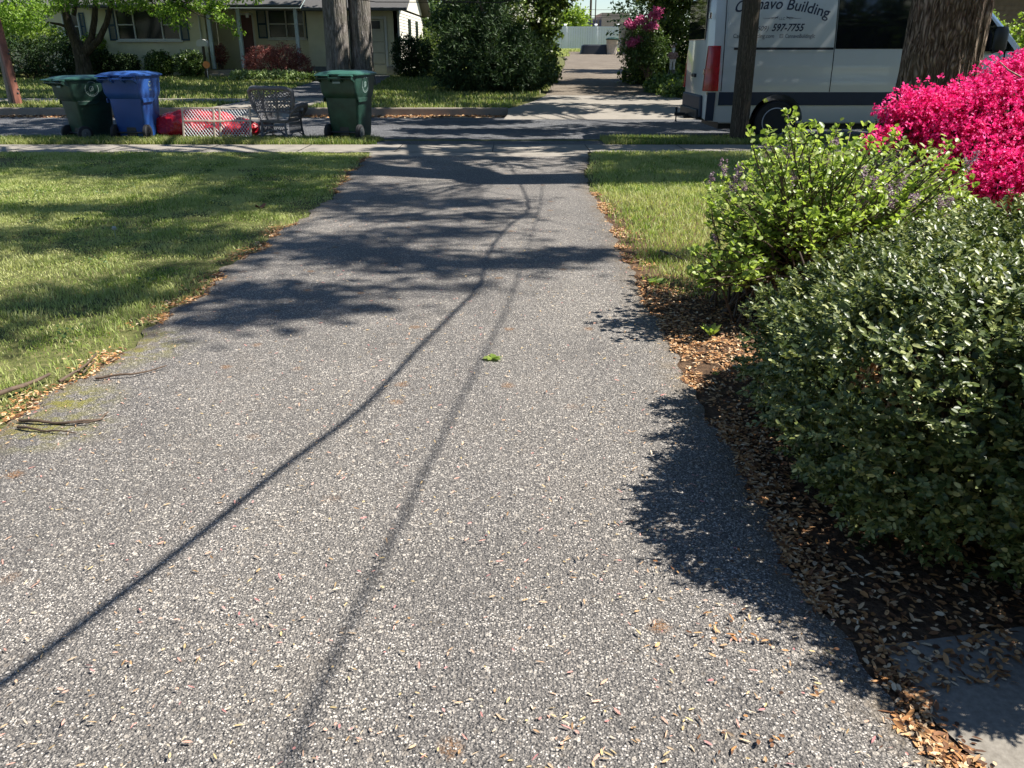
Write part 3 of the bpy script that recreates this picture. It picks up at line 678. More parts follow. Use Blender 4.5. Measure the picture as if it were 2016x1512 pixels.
# ------------------------------------------------------------------ red sack
def sack():
    p = floor_at(408, 15.35); nu, nv = 130, 80; V = []
    for i in range(nu):
        u = i / (nu - 1); x = -.93 + 1.86 * u
        r = (math.sin(math.pi * min(1, max(0, u))) ** .33) * (.34 - .12 * max(0, u - .35) * 1.5)
        if i in (0, nu - 1): r = .01
        for j in range(nv):
            a = 2 * math.pi * j / nv; pos = Vector((x * 2.2, math.cos(a) * 1.1, math.sin(a) * 1.1))
            k = 1 + .16 * mnoise.noise(pos * 1.3) - .13 * abs(mnoise.noise(pos * 2.3)) - .09 * abs(mnoise.noise(pos * 5.5)) - .05 * abs(mnoise.noise(pos * 11 + Vector((3, 1, 0))))
            if u < .1: k += .10 * math.sin(a * 9) * (1 - u / .1)
            if u > .9: k += .12 * math.sin(a * 7) * (u - .9) / .1
            y = math.cos(a) * r * 1.0 * k; z = max(.0, .24 - .04 * u + math.sin(a) * r * k)
            V.append((x, y, z))
    i = np.arange(nu * nv).reshape(nu, nv); j = np.roll(i, -1, 1)
    Fc = np.stack([i[:-1], j[:-1], j[1:], i[1:]], -1).reshape(-1, 4)
    o = np_mesh('plastic_sack', np.array(V), Fc, M['red'], smooth=True); o.location = (p.x, 15.45, -.05); o.rotation_euler = (0, 0, 0)
    return tag(o, 'long stuffed red plastic sack lying behind the lattice gate', 'sack')
sack()

# ------------------------------------------------------------------ lattice pressure gate
def gate():
    p = floor_at(424, 14.85); W, H = 1.16, .54; root = empty('safety_gate', (p.x, 14.98, .005), 0, 'beige folding safety gate with white diamond lattice leaning on the red sack', 'gate')
    root.rotation_euler = (math.radians(-12), 0, math.radians(1))
    f = MB(); 
    for x in (-W / 2, -.045, .06, W / 2): f.bb((x - .016, -.012, 0), (x + .016, .012, H + (.03 if x > .5 else 0)))
    f.build_each('upright', M['gate_frame'], root, bevel=.004)
    f = MB(); f.bb((-W / 2, -.014, .30), (W / 2, .010, .325)); f.bb((-.15, -.028, .29), (.13, -.016, .31)); f.build_each('slide_rail', M['gate_frame'], root, bevel=.003)
    f = MB(); f.bb((-W / 2, -.01, H - .02), (.1, .014, H), rot('Y', 0)); f.bb((-W / 2, -.01, .0), (W / 2, .01, .018)); f.bb((.06, -.008, H - .035), (W / 2, .006, H - .02)); f.build_each('crossbar', M['gate_frame'], root, bevel=.003)
    l = MB(); s = .052; 
    def seg(x0, x1):
        for sg in (1, -1):
            c = -3.0
            while c < 3.0:
                # line z = sg*1.35*(x-c)
                pts = []
                for x in (x0, x1): pts.append((x, sg * 1.35 * (x - c)))
                (xa_, za), (xb_, zb) = pts
                def clip(xa_, za, xb_, zb):
                    t0, t1 = 0, 1; dz = zb - za
                    for lim, sgn in ((.01, 1), (H - .02, -1)):
                        va, vb = sgn * (za - lim), sgn * (zb - lim)
                        if va < 0 and vb < 0: return None
                        if va < 0: t0 = max(t0, -va / (vb - va))
                        if vb < 0: t1 = min(t1, va / (va - vb))
                    return (t0, t1) if t0 < t1 else None
                r = clip(xa_, za, xb_, zb)
                if r:
                    a = Vector((xa_, .004 * sg, za)).lerp(Vector((xb_, .004 * sg, zb)), r[0]); b_ = Vector((xa_, .004 * sg, za)).lerp(Vector((xb_, .004 * sg, zb)), r[1])
                    l.tube([a, b_], .004, 4)
                c += s
    seg(-W / 2, W / 2); l.build('lattice', M['white'], root)
gate()

# ------------------------------------------------------------------ wicker chair seen from behind
def chair():
    p = floor_at(541, 15.05); root = empty('wicker_armchair', (p.x + .09, 15.1, -.0), math.radians(-14), 'grey woven wicker armchair standing with its back to the camera', 'chair')
    def S(u, v): # back surface (local -y is the rear)
        hw = .235 + .20 * v ** .8; z = .30 + .56 * v - .10 * max(0, abs(u) - .55) ** 2 * 4 * v
        y = -.20 - .13 * v + .16 * u * u * (.5 + .5 * v)
        return Vector((u * hw, y, z))
    t = MB()
    rim = [S(-1, v) for v in np.linspace(0, .72, 8)] + [S(-1 + 2 * k, 1) for k in np.linspace(.04, .96, 17)] + [S(1, v) for v in np.linspace(.72, 0, 8)]
    t.tube(rim, [.020] * 5 + [.038] * 23 + [.020] * 5, 8); t.build('back_rim', M['wicker'], root, 60)
    t = MB()
    for k in np.linspace(-2.0, 1.0, 20):        # crossing strands of the open weave
        for sg in (1, -1):
            pts = [S(sg * (k + 1.1 * v * 1.0), .30 + .68 * v) for v in np.linspace(0, 1, 9) if abs(k + 1.1 * v) <= 1]
            if len(pts) > 1: t.tube(pts, .0075, 4)
    for v in np.linspace(.32, .96, 9): t.tube([S(u, v) for u in np.linspace(-1, 1, 13)], .005, 4)
    for u in np.linspace(-.55, .55, 14): t.tube([S(u, v) for v in (0, .1, .2, .3)], .006, 4)
    t.build('back_weave', M['wicker'], root)
    t = MB(); t.tube([S(u, .3) for u in np.linspace(-1, 1, 13)], .013, 6); t.tube([S(u, .0) for u in np.linspace(-1, 1, 13)], .016, 6)
    for s in (-1, 1): t.tube([S(.38 * s, v) for v in np.linspace(0, 1, 8)], .014, 6)
    t.tube([S(-.38 + .76 * q, 1 - .65 * abs(2 * q - 1) ** 2) for q in np.linspace(0, 1, 14)], .012, 6)
    for s in (-1, 1): t.tube([S(s * (.38 + .6 * q), .3 + .7 * q) for q in np.linspace(0, 1, 6)], .010, 6)
    t.build('back_stave', M['wicker'], root, 60)
    t = MB(); t.loft([rrect(.54, .50, .08, .30, cy=.04), rrect(.56, .52, .08, .335, cy=.04)]); t.build('seat', M['wicker'], root, 40)
    for sx, sy, top in ((-1, -1, .33), (1, -1, .33), (-1, 1, .56), (1, 1, .56)):
        t = MB(); x0 = .21 if sy < 0 else .27; t.tube([(sx * x0, -.19 if sy < 0 else .27, top), (sx * (x0 + .01), -.19 if sy < 0 else .28, .18), (sx * (x0 + .035), -.21 if sy < 0 else .30, 0)], .02, 8)
        t.build('leg', M['wicker'], root, 60)
    for sx in (-1, 1):
        t = MB(); A = [S(sx, .32), Vector((sx * .40, -.1, .56)), Vector((sx * .41, .1, .575)), Vector((sx * .39, .28, .56)), Vector((sx * .36, .33, .50)), Vector((sx * .30, .30, .36))]
        t.tube(A, [.03, .045, .05, .05, .04, .02], 8); a = t.build('arm', M['wicker'], root, 60)
        t = MB()
        for k in np.linspace(-.18, .28, 11):
            for sg in (1, -1):
                y1 = k + sg * .1
                if -.2 < y1 < .3: t.tube([(sx * .275, k, .33), (sx * .335, y1, .55)], .006, 4)
        for zz in (.39, .46): t.tube([(sx * .30, -.19, zz), (sx * .31, .28, zz)], .009, 5)
        for k in np.linspace(-.18, .26, 12):
            t.tube([(sx * .285, k, .30), (sx * .285, k + .03, .11)], .006, 4); t.tube([(sx * .285, k + .03, .30), (sx * .285, k, .11)], .006, 4)
        t.tube([(sx * .285, -.19, .06), (sx * .285, -.05, .13), (sx * .285, .1, .14), (sx * .29, .28, .06)], .012, 6)
        t.build('side_weave', M['wicker'], root)
    t = MB()
    t.tube([(-.23, -.2, .05), (-.12, -.2, .15), (0, -.2, .17), (.12, -.2, .15), (.23, -.2, .05)], .012, 6); t.tube([(-.21, -.2, .24), (.21, -.2, .24)], .013, 6)
    t.tube([(-.21, -.2, .1), (.1, .1, .16)], .012, 6); t.tube([(.21, -.2, .1), (-.1, .1, .16)], .012, 6); t.tube([(0, -.2, .24), (.0, .22, .2)], .012, 6)
    for k in np.linspace(-.2, .2, 12): t.tube([(k, -.2, .24), (k + .03, -.2, .15)], .006, 4)
    t.build('stretcher', M['wicker'], root, 60)
chair()

# ------------------------------------------------------------------ van
def evalmesh(o, name=None):
    dg = bpy.context.evaluated_depsgraph_get(); me = bpy.data.meshes.new_from_object(o.evaluated_get(dg)); o.modifiers.clear(); o.data = me
def cutobj(o, cutters):
    for c in cutters:
        m = o.modifiers.new('cut', 'BOOLEAN'); m.operation = 'DIFFERENCE'; m.object = c; m.solver = 'EXACT'
    bpy.context.view_layer.update(); evalmesh(o)
VY = 15.42
def van():
    x0 = 3.54; root = empty('cargo_van', (x0, VY, -.1), 0, 'large silver cargo van with navy trim and builder lettering parked at the near kerb', 'van')
    # local: x forward, y across (0 = near side, 2.0 = far side), z up
    def side(z):   # inset of the near side at height z
        pts = [(0.3, .05), (.55, .02), (.9, .0), (1.06, .0), (1.15, .016), (1.24, .008), (1.3, .014), (1.5, .03), (1.62, .045), (2.0, .085), (2.5, .16), (2.66, .30), (2.72, .5)]
        return float(np.interp(z, [a for a, _ in pts], [b for _, b in pts]))
    zs = [.36, .5, .66, .80, 0.95, 1.06, 1.15, 1.24, 1.32, 1.42, 1.56, 1.7, 1.9, 2.2, 2.5, 2.62, 2.70, 2.73]
    def section(x, top, inset=0, zlow=.36):
        near, far = [], []
        for z in zs:
            zz = zlow + (z - .36) * (top - zlow) / (2.73 - .36); s = side(z) + inset
            near.append((x, s, zz)); far.append((x, 2.0 - s, zz))
        return near + far[::-1]
    st = [(-.15, 2.60, .22, .45), (-0.1, 2.68, .10, .40), (-.04, 2.71, .02, .37), (.15, 2.73, 0, .36), (1.0, 2.73, 0, .36), (2, 2.73, 0, .36), (3.2, 2.73, 0, .36), (4.1, 2.72, .0, .36), (4.42, 2.55, .0, .36), (4.74, 2.27, .01, .36),
          (5.12, 1.93, .03, .36), (5.45, 1.6, .05, .36), (5.75, 1.38, .08, .36), (6.1, 1.15, .14, .38), (6.25, .85, .25, .42)]
    b = MB(); b.loft([section(*s) for s in st]); body = b.build('body', M['silver'], root, 32)
    WX, R = 1.16, .47
    cut = []
    for wx in (WX, 5.05):
        c = MB(); c.lathe([(R, -.3), (R, 2.6)], 40, Matrix.Translation((wx, 0, .36)) @ rot('X', -math.pi / 2)); o = c.build('cutter', None, root); o.hide_render = True; cut.append(o)
    cutobj(body, cut)
    # wheel well lining
    for wx in (WX, 5.05):
        c = MB(); n = 24
        c.loft([[(wx + (R + .004) * math.cos(t), y, .36 + (R + .004) * math.sin(t)) for t in np.linspace(-.15, math.pi + .15, n)] for y in (.04, 1.96)], False, False)
        c.build('wheel_well', M['dark_plastic'], root, 60)
    def panel(name, xa_, xb_, za, zb, off, mat, cutit=True, th=.03, nx=12, smooth=30, xf=None):
        """thin curved skin over the near side"""
        zz = sorted(set([float(q) for q in np.linspace(za, zb, 8)] + [q for q in zs if za < q < zb])); rings = []
        for z in zz:
            xa2, xb2 = (xa_, xb_) if xf is None else xf(z)
            y = side(z)
            rings.append([(xa2 + (xb2 - xa2) * i / nx, y - off, z) for i in range(nx + 1)] + [(xa2 + (xb2 - xa2) * i / nx, y + th, z) for i in range(nx, -1, -1)])
        c = MB(); c.loft(rings); o = c.build(name, mat, root, smooth)
        if cutit: cutobj(o, cut)
        return o
    panel('side_moulding', .10, 6.0, .645, .865, .014, M['navy'])
    o = panel('rear_moulding', -.10, .04, .38, .86, .01, M['navy'], False)
    b = MB(); b.bb((-.19, .20, .42), (-.05, 1.80, .80)); b.build('rear_bumper', M['navy'], root, bevel=.03)
    b = MB(); b.bb((-.23, .25, .40), (-.12, 1.75, .56)); b.build('rear_step', M['dark_plastic'], root, bevel=.02)
    # doors: raised lettered panel and sunk dark windows
    panel('sliding_door_panel', .17, 2.02, 1.60, 2.62, .006, M['silver'], False)
    panel('door_track', .30, 2.02, 1.555, 1.592, .012, M['seam'], False)
    panel('track_cover', .62, 2.02, 1.528, 1.552, .014, M['silver'], False)
    panel('side_window', 2.05, 3.62, 1.57, 2.45, .008, M['black_gloss'], False)
    for xx, za, zb in ((2.035, .87, 2.6), (.13, .88, 2.6), (3.68, .42, 2.6), (5.0, .87, 1.55)):
        panel('door_seam', xx - .006, xx + .006, za, zb, .004, M['seam'], False, nx=1)
    def xf(z): return (3.78, max(3.8, np.interp(z, [1.5, 2.35], [5.2, 4.40]) - .0))
    fw = panel('front_window', 0, 0, 1.53, 2.32, .008, M['black_gloss'], False, xf=xf)
    # mirror
    b = MB(); b.loft([[(4.75 + .12 * math.cos(t) * s, -.20 + .07 * math.sin(t) * s, z) for t in np.linspace(0, 6.28, 12, endpoint=False)] for s, z in ((.6, 1.52), (1, 1.57), (1, 1.85), (.7, 1.92))]); b.tube([(4.75, -.15, 1.55), (4.8, .06, 1.52)], .03)
    b.build('wing_mirror', M['dark_plastic'], root, 40)
    # tail light wraps the corner
    for yy in (0, 1):
        b = MB(); rings = []
        for z in np.linspace(.88, 1.62, 9):
            s = side(z); xo = .10 - .05 * (z - .88) / .74 ; w0 = -.085 + .05 * (z - .88) / .74
            pr = [(.075, s - .012, z), (-.03, s - .012, z), (-.09, s + .004, z), (w0 - .085, s + .06, z), (w0 - .085, s + .16, z), (-.08, s + .17, z), (.075, s + .05, z)]
            rings.append([(x, y if yy == 0 else 2.0 - y, zz_) for x, y, zz_ in pr])
        b.loft(rings); b.build('tail_lamp', M['tail'], root, 40, .006)
    b = MB(); b.bb((-.17, .28, 1.72), (-.15, 1.72, 2.40)); b.build('rear_window', M['black_gloss'], root, bevel=.01)
    b = MB(); b.box((-.13, .14, 2.10), (.05, .03, .10)); b.box((-.15, .18, 1.2), (.05, .03, .10)); b.build_each('door_hinge', M['chrome'], root, bevel=.008)
    b = MB(); b.box((-.17, .95, 1.12), (.05, .25, .06)); b.build('rear_handle', M['dark_plastic'], root, bevel=.01)
    b = MB(); b.box((-.10, .04, .84), (.02, .06, .04)); b.build('reflector', M['chrome'], root)
    # tow hitch
    b = MB(); b.bb((-.30, .94, .36), (-.02, 1.06, .44)); b.bb((-.10, .5, .36), (.02, 1.5, .46)); b.bb((-.47, .97, .40), (-.28, 1.03, .46))
    b.lathe([(.001, .60), (.018, .597), (.027, .575), (.018, .552), (.013, .54), (.022, .53), (.022, .51), (.012, .50), (.012, .36), (.022, .355), (.022, .34), (.001, .335)], 14, Matrix.Translation((-.44, 1.0, -.04))); b.build('tow_hitch', M['dark_plastic'], root, 40)
    b = MB(); b.bb((.15, .06, .335), (.56, .12, .375)); b.bb((1.5, .06, .335), (4.5, .12, .375)); b.build('sill', M['steel'], root, bevel=.01)
    b = MB(); b.bb((.2, .3, .22), (6.0, 1.7, .37)); b.build('underbody', M['dark_plastic'], root)
    for wx in (WX, 5.05):
        for yy, sg in ((.14, 1), (1.86, -1)):
            Mx = Matrix.Translation((wx, yy, .36)) @ rot('X', math.pi / 2 * sg)
            t = MB(); t.lathe([(.24, -.10), (.33, -.11), (.355, -.09), (.362, -.05), (.362, .05), (.355, .09), (.33, .11), (.24, .10)], 40, Mx); w = t.build('wheel', M['rubber'], root, 30)
            t = MB(); t.lathe([(.235, .02), (.245, .102), (.232, .108), (.215, .08), (.205, .05), (.19, .062), (.15, .075), (.13, .055), (.105, .05), (.09, .085), (.055, .095), (.02, .095)], 40, Mx)
            nf = len(t.f)
            for k in range(16):
                a = 2 * math.pi * k / 16; t.lathe([(.013, .064), (.013, .071)], 8, Mx @ Matrix.Translation((.172 * math.cos(a), .172 * math.sin(a), 0)))
            w2 = t.build('rim', M['steel'], w, 30); w2.data.materials.append(M['seam'])
            for p_ in w2.data.polygons:
                if p_.index >= nf: p_.material_index = 1
    for c in cut: bpy.data.objects.remove(c, do_unlink=True)
    # lettering on the panel
    def text(s, xc, zc, size, shear, arc_=0, name='lettering', ext=.0015, sx=1.0, bold=0, tilt=0):
        cu = bpy.data.curves.new('t', 'FONT'); cu.body = s; cu.size = size; cu.align_x = 'CENTER'; cu.shear = shear; cu.offset = bold; cu.resolution_u = 3
        o = bpy.data.objects.new('t', cu); scene.collection.objects.link(o); bpy.context.view_layer.update()
        me = bpy.data.meshes.new_from_object(o.evaluated_get(bpy.context.evaluated_depsgraph_get())); bpy.data.objects.remove(o)
        for v in me.vertices:
            x = v.co.x * sx; z = zc + v.co.y + arc_ * (1 - (x / .7) ** 2) + tilt * x
            v.co = (xc + x, side(z) - .0095, z)
        me.materials.clear(); me.materials.append(M['letter']); q = bpy.data.objects.new(name, me); link(q, root)
    text('Cannavo Building', 1.06, 2.125, .25, .32, .075, sx=.93, bold=.003, tilt=-.05)
    text('LLC', 1.09, 2.03, .06, 0)
    text('(609)', .745, 1.86, .11, .35); text('597-7755', 1.19, 1.855, .165, .35, bold=.004, sx=.86)
    text('CannavoBuilding.com', .62, 1.745, .095, .1, sx=.86); text('CannavoBuildingllc', 1.42, 1.745, .095, .1, sx=.72)
    b = MB()                                     # small square camera mark and scroll flourishes
    def lp(x, z): return (x, side(z) - .0095, z)
    for r_ in ((.030, .024), (.014, .010)):
        o_, i_ = r_; cx, cz = 1.10, 1.775
        q = [lp(cx - o_, cz - o_), lp(cx + o_, cz - o_), lp(cx + o_, cz + o_), lp(cx - o_, cz + o_), lp(cx - i_, cz - i_), lp(cx + i_, cz - i_), lp(cx + i_, cz + i_), lp(cx - i_, cz + i_)]
        b.add(q, [(0, 1, 5, 4), (1, 2, 6, 5), (2, 3, 7, 6), (3, 0, 4, 7)])
    for sg in (-1, 1):
        for amp, ln, ph in ((.018, .26, 0), (.024, .15, 1.5)):
            pts = [(1.09 + sg * (.07 + ln * t), 2.058 + amp * math.sin(t * 6 + ph) * (1 - t)) for t in np.linspace(0, 1, 16)]
            for i in range(15):
                (x1, z1), (x2, z2) = pts[i], pts[i + 1]; w = .005 * (1 - i / 16) + .0012
                b.add([lp(x1, z1 - w), lp(x2, z2 - w), lp(x2, z2 + w), lp(x1, z1 + w)], [(0, 1, 2, 3)])
    b.build_each('lettering_ornament', M['letter'], root)
van()

# ------------------------------------------------------------------ poles and cables
def pole(name, x, y, h, r, mat, label, lean=0):
    b = MB(); z0 = gz(y) - .2
    pts = [(x + lean * t * h, y, z0 + t * h) for t in np.linspace(0, 1, 14)]
    b.tube(pts, taper(r, r * .8, 14), 24); return tag(b.build(name, mat, smooth=60), label, 'pole')
px_ = floor_at(1453, 14.8).x
tpole = empty('utility_pole', (px_, 14.8, 0), 0, 'dark weathered wooden utility pole standing in the verge in front of the van', 'pole')
b = MB(); b.tube([(0, 0, z) for z in np.linspace(-.2, 8.5, 16)], taper(.155, .12, 16), 24); b.build('shaft', M['wood_pole'], tpole, 60)
b = MB(); b.bb((-1.1, -.06, 7.8), (1.1, .06, 7.95)); b.build('crossarm', M['wood_pole'], tpole)
def cable(name, shadow, h0, h1, r, label):
    pts = []; n = len(shadow); 
    sh = [G(*p) for p in shadow]
    dense = []
    for i in range(n - 1):
        p0, p1, p2, p3 = sh[max(i - 1, 0)], sh[i], sh[i + 1], sh[min(i + 2, n - 1)]
        for t in np.linspace(0, 1, 7, endpoint=False):
            dense.append(.5 * ((2 * p1) + (-p0 + p2) * t + (2 * p0 - 5 * p1 + 4 * p2 - p3) * t * t + (-p0 + 3 * p1 - 3 * p2 + p3) * t ** 3))
    dense.append(sh[-1]); y0, y1 = dense[0].y, dense[-1].y
    for q in dense:
        h = h0 + (h1 - h0) * (q.y - y0) / (y1 - y0); pts.append(Vector((q.x + KX * h, q.y + KY * h, h)))
    d0_ = pts[0] + (pts[0] - pts[3]) * 4; pts.insert(0, Vector((d0_.x, d0_.y, pts[0].z)))
    pts.append(Vector((px_, 14.8, 5.6)))
    b = MB(); b.tube(pts, taper(r, r * .6, len(pts)), 8); return tag(b.build(name, M['cable'], smooth=60), label, 'cable')
cable('service_cable', [(-150, 1450), (0, 1350), (150, 1240), (400, 1050), (540, 935), (700, 815), (770, 745), (830, 680), (900, 610), (940, 565), (960, 500), (1000, 448), (1036, 418), (1030, 380), (1005, 330)], 2.9, 4.2, .0165, 'thicker overhead service cable casting the bold curved shadow line on the driveway')
cable('service_cable', [(560, 1512), (640, 1330), (690, 1220), (750, 1100), (800, 1000), (850, 900), (890, 815), (930, 740), (965, 670), (1000, 600), (1025, 520), (1050, 450), (1062, 400), (1070, 340)], 3.6, 4.8, .0095, 'thinner overhead service cable casting the fainter shadow line right of the bold one')
# leaning braced pole across the road
lp_ = empty('braced_pole', (0, 22.9, gz(22.9)), 0, 'pale pole stub with a reddish brown brace leaning at the left edge across the road', 'pole')
def lean(px0, py0, px1, py1, D, r, name, mat, n=16):
    a = P(px0, py0, D) - Vector((0, 22.9, gz(22.9))); c = P(px1, py1, D) - Vector((0, 22.9, gz(22.9))); c = c + (c - a) * 1.4
    b = MB(); b.tube([a.lerp(c, t) for t in np.linspace(0, 1, 8)], r, n); return b.build(name, mat, lp_, 60)
lean(25, 207, -20, 0, 22.9, .085, 'stub', M['wood_pole2'])
br = lean(36, 205, -2, 60, 22.75, .10, 'brace', M['rust'], 6)
b = MB()
for (x, y) in ((36, 176), (35, 184), (18, 99), (17, 106), (30, 160)):
    q = P(x, y, 22.63) - Vector((0, 22.9, gz(22.9))); b.lathe([(.025, -.02), (.03, .0), (.02, .02)], 8, Matrix.Translation(q) @ rot('X', math.pi / 2))
b.build_each('bolt', M['dark_plastic'], br)

# ------------------------------------------------------------------ house across the road
def house():
    D = 36.0; HB = .5
    root = empty('house', (0, D, 0), 0, 'cream single storey house with blue shutters and garage across the road', 'house')
    X = lambda px, d=D: (px - 1008) / F * (d * math.cos(PITCH) + .0)
    def Z(py, d=D): return P(1000, py, d).z
    # walls (local y = 0 at the facade)
    w = MB()
    def wall(xa_, xb_, y, z0=HB - .3, z1=3.06, holes=()):
        hs = sorted(holes); x = xa_
        for (a, c, zb, zt) in hs:
            w.bb((x, y, z0), (a, y + .2, z1)); w.bb((a, y, z0), (c, y + .2, zb)); w.bb((a, y, zt), (c, y + .2, z1)); x = c
        w.bb((x, y, z0), (xb_, y + .2, z1))
    xw0, xw1 = X(237), X(360); zw0, zw1 = Z(79), Z(18)
    wall(X(190), X(410), 0, holes=[(xw0, xw1, zw0, zw1)])
    w.bb((X(190), .2, HB - .3), (X(190) + .2, 3.0, 3.06)); w.bb((X(410) - .2, .2, HB - .3), (X(410), 1.4, 3.06))
    wall(X(-60), X(190) - .002, 3.0, z1=3.2, holes=[(X(60), X(95), 1.9, 2.9)])
    dx0, dx1 = X(452), X(485); wall(X(410) + .002, X(605), 1.4, holes=[(dx0, dx1, HB + .15, Z(25)), (X(514), X(588), Z(75), Z(15))])
    gx0, gx1 = X(645), X(757); wall(X(605) + .002, X(785), .3, holes=[(gx0, gx1, HB, Z(37))])
    w.bb((X(605), .5, HB - .3), (X(605) + .2, 1.6, 3.06)); 
    w.build('wall', M['stucco'], root)
    s = MB(); xs = X(785)                       # side wall of the garage wing with lapped boards and its gable
    for k in range(24):
        z = HB - .3 + k * .115; s.prism([(xs + .002, z), (xs + .03, z), (xs + .012, z + .118), (xs + .002, z + .118)], 1, .3, 9.5) if False else s.add([(xs + .03, .3, z), (xs + .012, .3, z + .118), (xs + .012, 9.8, z + .118), (xs + .03, 9.8, z), (xs - .2, .3, z), (xs - .2, .3, z + .118), (xs - .2, 9.8, z), (xs - .2, 9.8, z + .118)], [(0, 3, 2, 1), (0, 1, 5, 4), (3, 6, 7, 2)])
    s.add([(xs + .012, .1, 3.05), (xs + .012, 9.9, 3.05), (xs + .012, 5, 4.9)], [(0, 1, 2)])
    s.build('side_wall', M['siding'], root)
    c = MB(); c.bb((xs - .03, .24, HB - .3), (xs + .05, .32, 3.05)); c.build('corner_board', M['frame'], root)
    f = MB(); f.bb((X(606), .24, HB - .1), (X(644), .3, Z(131))); f.bb((X(758), .24, HB - .1), (xs, .3, Z(131))); f.build_each('foundation', simple('grey_block', (.2, .2, .2), .9), root)
    # roof with eaves
    r = MB()
    r.add([(X(605), -.45, 3.0), (xs + .45, -.45, 3.0), (xs + .45, 5, 5.0), (X(605), 5, 5.0), (X(605), 10.3, 3.0), (xs + .45, 10.3, 3.0), (X(605), -.45, 2.86), (xs + .45, -.45, 2.9), (xs + .45, 5, 4.88), (X(605), 5, 4.88)], [(0, 1, 2, 3), (3, 2, 5, 4), (6, 7, 8, 9), (0, 6, 7, 1), (1, 7, 8, 2)])
    r.add([(X(150), -.6, 3.08), (X(605), -.6, 3.08), (X(605), 5, 5.2), (X(150), 5, 5.2), (X(150), -.6, 2.98), (X(605), -.6, 2.98), (X(605), 5, 5.08), (X(150), 5, 5.08)], [(0, 1, 2, 3), (4, 5, 6, 7), (0, 4, 5, 1)])
    r.add([(X(-80), 2.4, 3.2), (X(190), 2.4, 3.2), (X(190), 7, 4.9), (X(-80), 7, 4.9)], [(0, 1, 2, 3)])
    r.build('roof', M['roof'], root)
    g = MB(); g.bb((X(606), -.56, 2.88), (xs + .45, -.45, 3.0)); g.bb((X(185), -.71, 2.99), (X(604), -.6, 3.1)); g.build('gutter', simple('dark_gutter', (.06, .065, .07), .5), root, bevel=.02)
    so_ = MB(); so_.bb((X(185), -.58, 2.96), (X(604), 1.4, 2.975)); so_.build('soffit', M['frame'], root)
    # big front window
    def window(xa_, xb_, z0, z1, y, mull, bars, name='window'):
        fr = MB(); t = .05
        fr.bb((xa_, y - .03, z0), (xb_, y + .06, z0 + t)); fr.bb((xa_, y - .03, z1 - t), (xb_, y + .06, z1))
        xs_ = [xa_] + [xa_ + (xb_ - xa_) * m for m in mull] + [xb_]
        for i, x in enumerate(xs_):
            a = x if i == 0 else (x - t if i == len(xs_) - 1 else x - t / 2); fr.bb((a, y - .026, z0 + t), (a + t, y + .056, z1 - t))
        o = fr.build(name, M['frame'], root, bevel=.006)
        br_ = MB()
        for i in bars:
            zz = (z0 + z1) / 2; br_.bb((xs_[i] + t, y - .01, zz - .02), (xs_[i + 1] - t, y + .03, zz + .02))
        if bars: br_.build_each('sash_bar', M['frame'], o)
        pn = MB(); pn.bb((xa_ + .01, y + .045, z0 + .01), (xb_ - .01, y + .05, z1 - .01)); pn.build('pane', M['pane'], o)
        si = MB(); si.bb((xa_ - .08, y - .10, z0 - .07), (xb_ + .08, y + .0, z0 - .005)); si.build('sill', M['frame'], o, bevel=.01)
    window(xw0, xw1, zw0, zw1, 0, (.28, .72), (0, 2)); window(X(514), X(588), Z(75), Z(15), 1.4, (.5,), (0, 1)); window(X(60), X(95), 1.9, 2.9, 3.0, (), (0,))
    def shutter(xa_, xb_, z0, z1, y):
        sh = MB(); sh.bb((xa_, y - .04, z0), (xa_ + .05, y - .005, z1)); sh.bb((xb_ - .05, y - .04, z0), (xb_, y - .005, z1))
        for z in (z0, (z0 + z1) / 2 - .03, z1 - .06): sh.bb((xa_ + .05, y - .04, z), (xb_ - .05, y - .005, z + .06))
        z = z0 + .07
        while z < z1 - .07: sh.bb((xa_ + .05, y - .03, z), (xb_ - .05, y - .008, z + .022)); z += .04
        sh.build('shutter', M['shutter'], root)
    shutter(X(221), X(236), Z(80), Z(19), 0); shutter(X(361), X(377), Z(80), Z(19), 0); shutter(X(493), X(512), Z(75), Z(15), 1.4); shutter(X(590), X(604), Z(75), Z(15), 1.4); shutter(X(97), X(108), 1.85, 2.95, 3.0)
    d = MB(); d.bb((dx0 + .05, 1.46, HB + .15), (dx1 - .05, 1.52, Z(27))); dr = d.build('front_door', M['door'], root)
    d = MB()
    for z in (1.0, 1.7): d.bb((dx0 + .12, 1.44, HB + z - .6), (dx1 - .12, 1.462, HB + z - .1))
    d.build_each('door_panel', M['door'], dr, bevel=.01)
    d = MB(); d.bb((dx0 - .02, 1.38, HB + .15), (dx0 + .05, 1.5, Z(24))); d.bb((dx1 - .05, 1.38, HB + .15), (dx1 + .02, 1.5, Z(24))); d.bb((dx0 - .02, 1.38, Z(27)), (dx1 + .02, 1.5, Z(23))); d.build_each('door_frame', M['frame'], root)
    gd = MB(); gzt = Z(37); nrow = 5; hh = (gzt - HB) / nrow
    for k in range(nrow): gd.bb((gx0 + .03, .36, HB + k * hh + .012), (gx1 - .03, .40, HB + (k + 1) * hh - .012))
    gd.bb((gx0, .40, HB), (gx1, .44, gzt)); go = gd.build('garage_door', M['garage'], root, bevel=.012)
    gp = MB()
    for k in range(4):
        a = gx0 + .12 + k * (gx1 - gx0 - .2) / 4; gp.bb((a, .345, gzt - hh + .06), (a + .42, .362, gzt - .07))
    gp.build_each('garage_pane', M['pane'], go)
    gt = MB(); gt.bb((gx0 - .1, .26, HB), (gx0, .31, gzt + .1)); gt.bb((gx1, .26, HB), (gx1 + .1, .31, gzt + .1)); gt.bb((gx0, .26, gzt), (gx1, .31, gzt + .1)); gt.build_each('garage_trim', M['frame'], root)
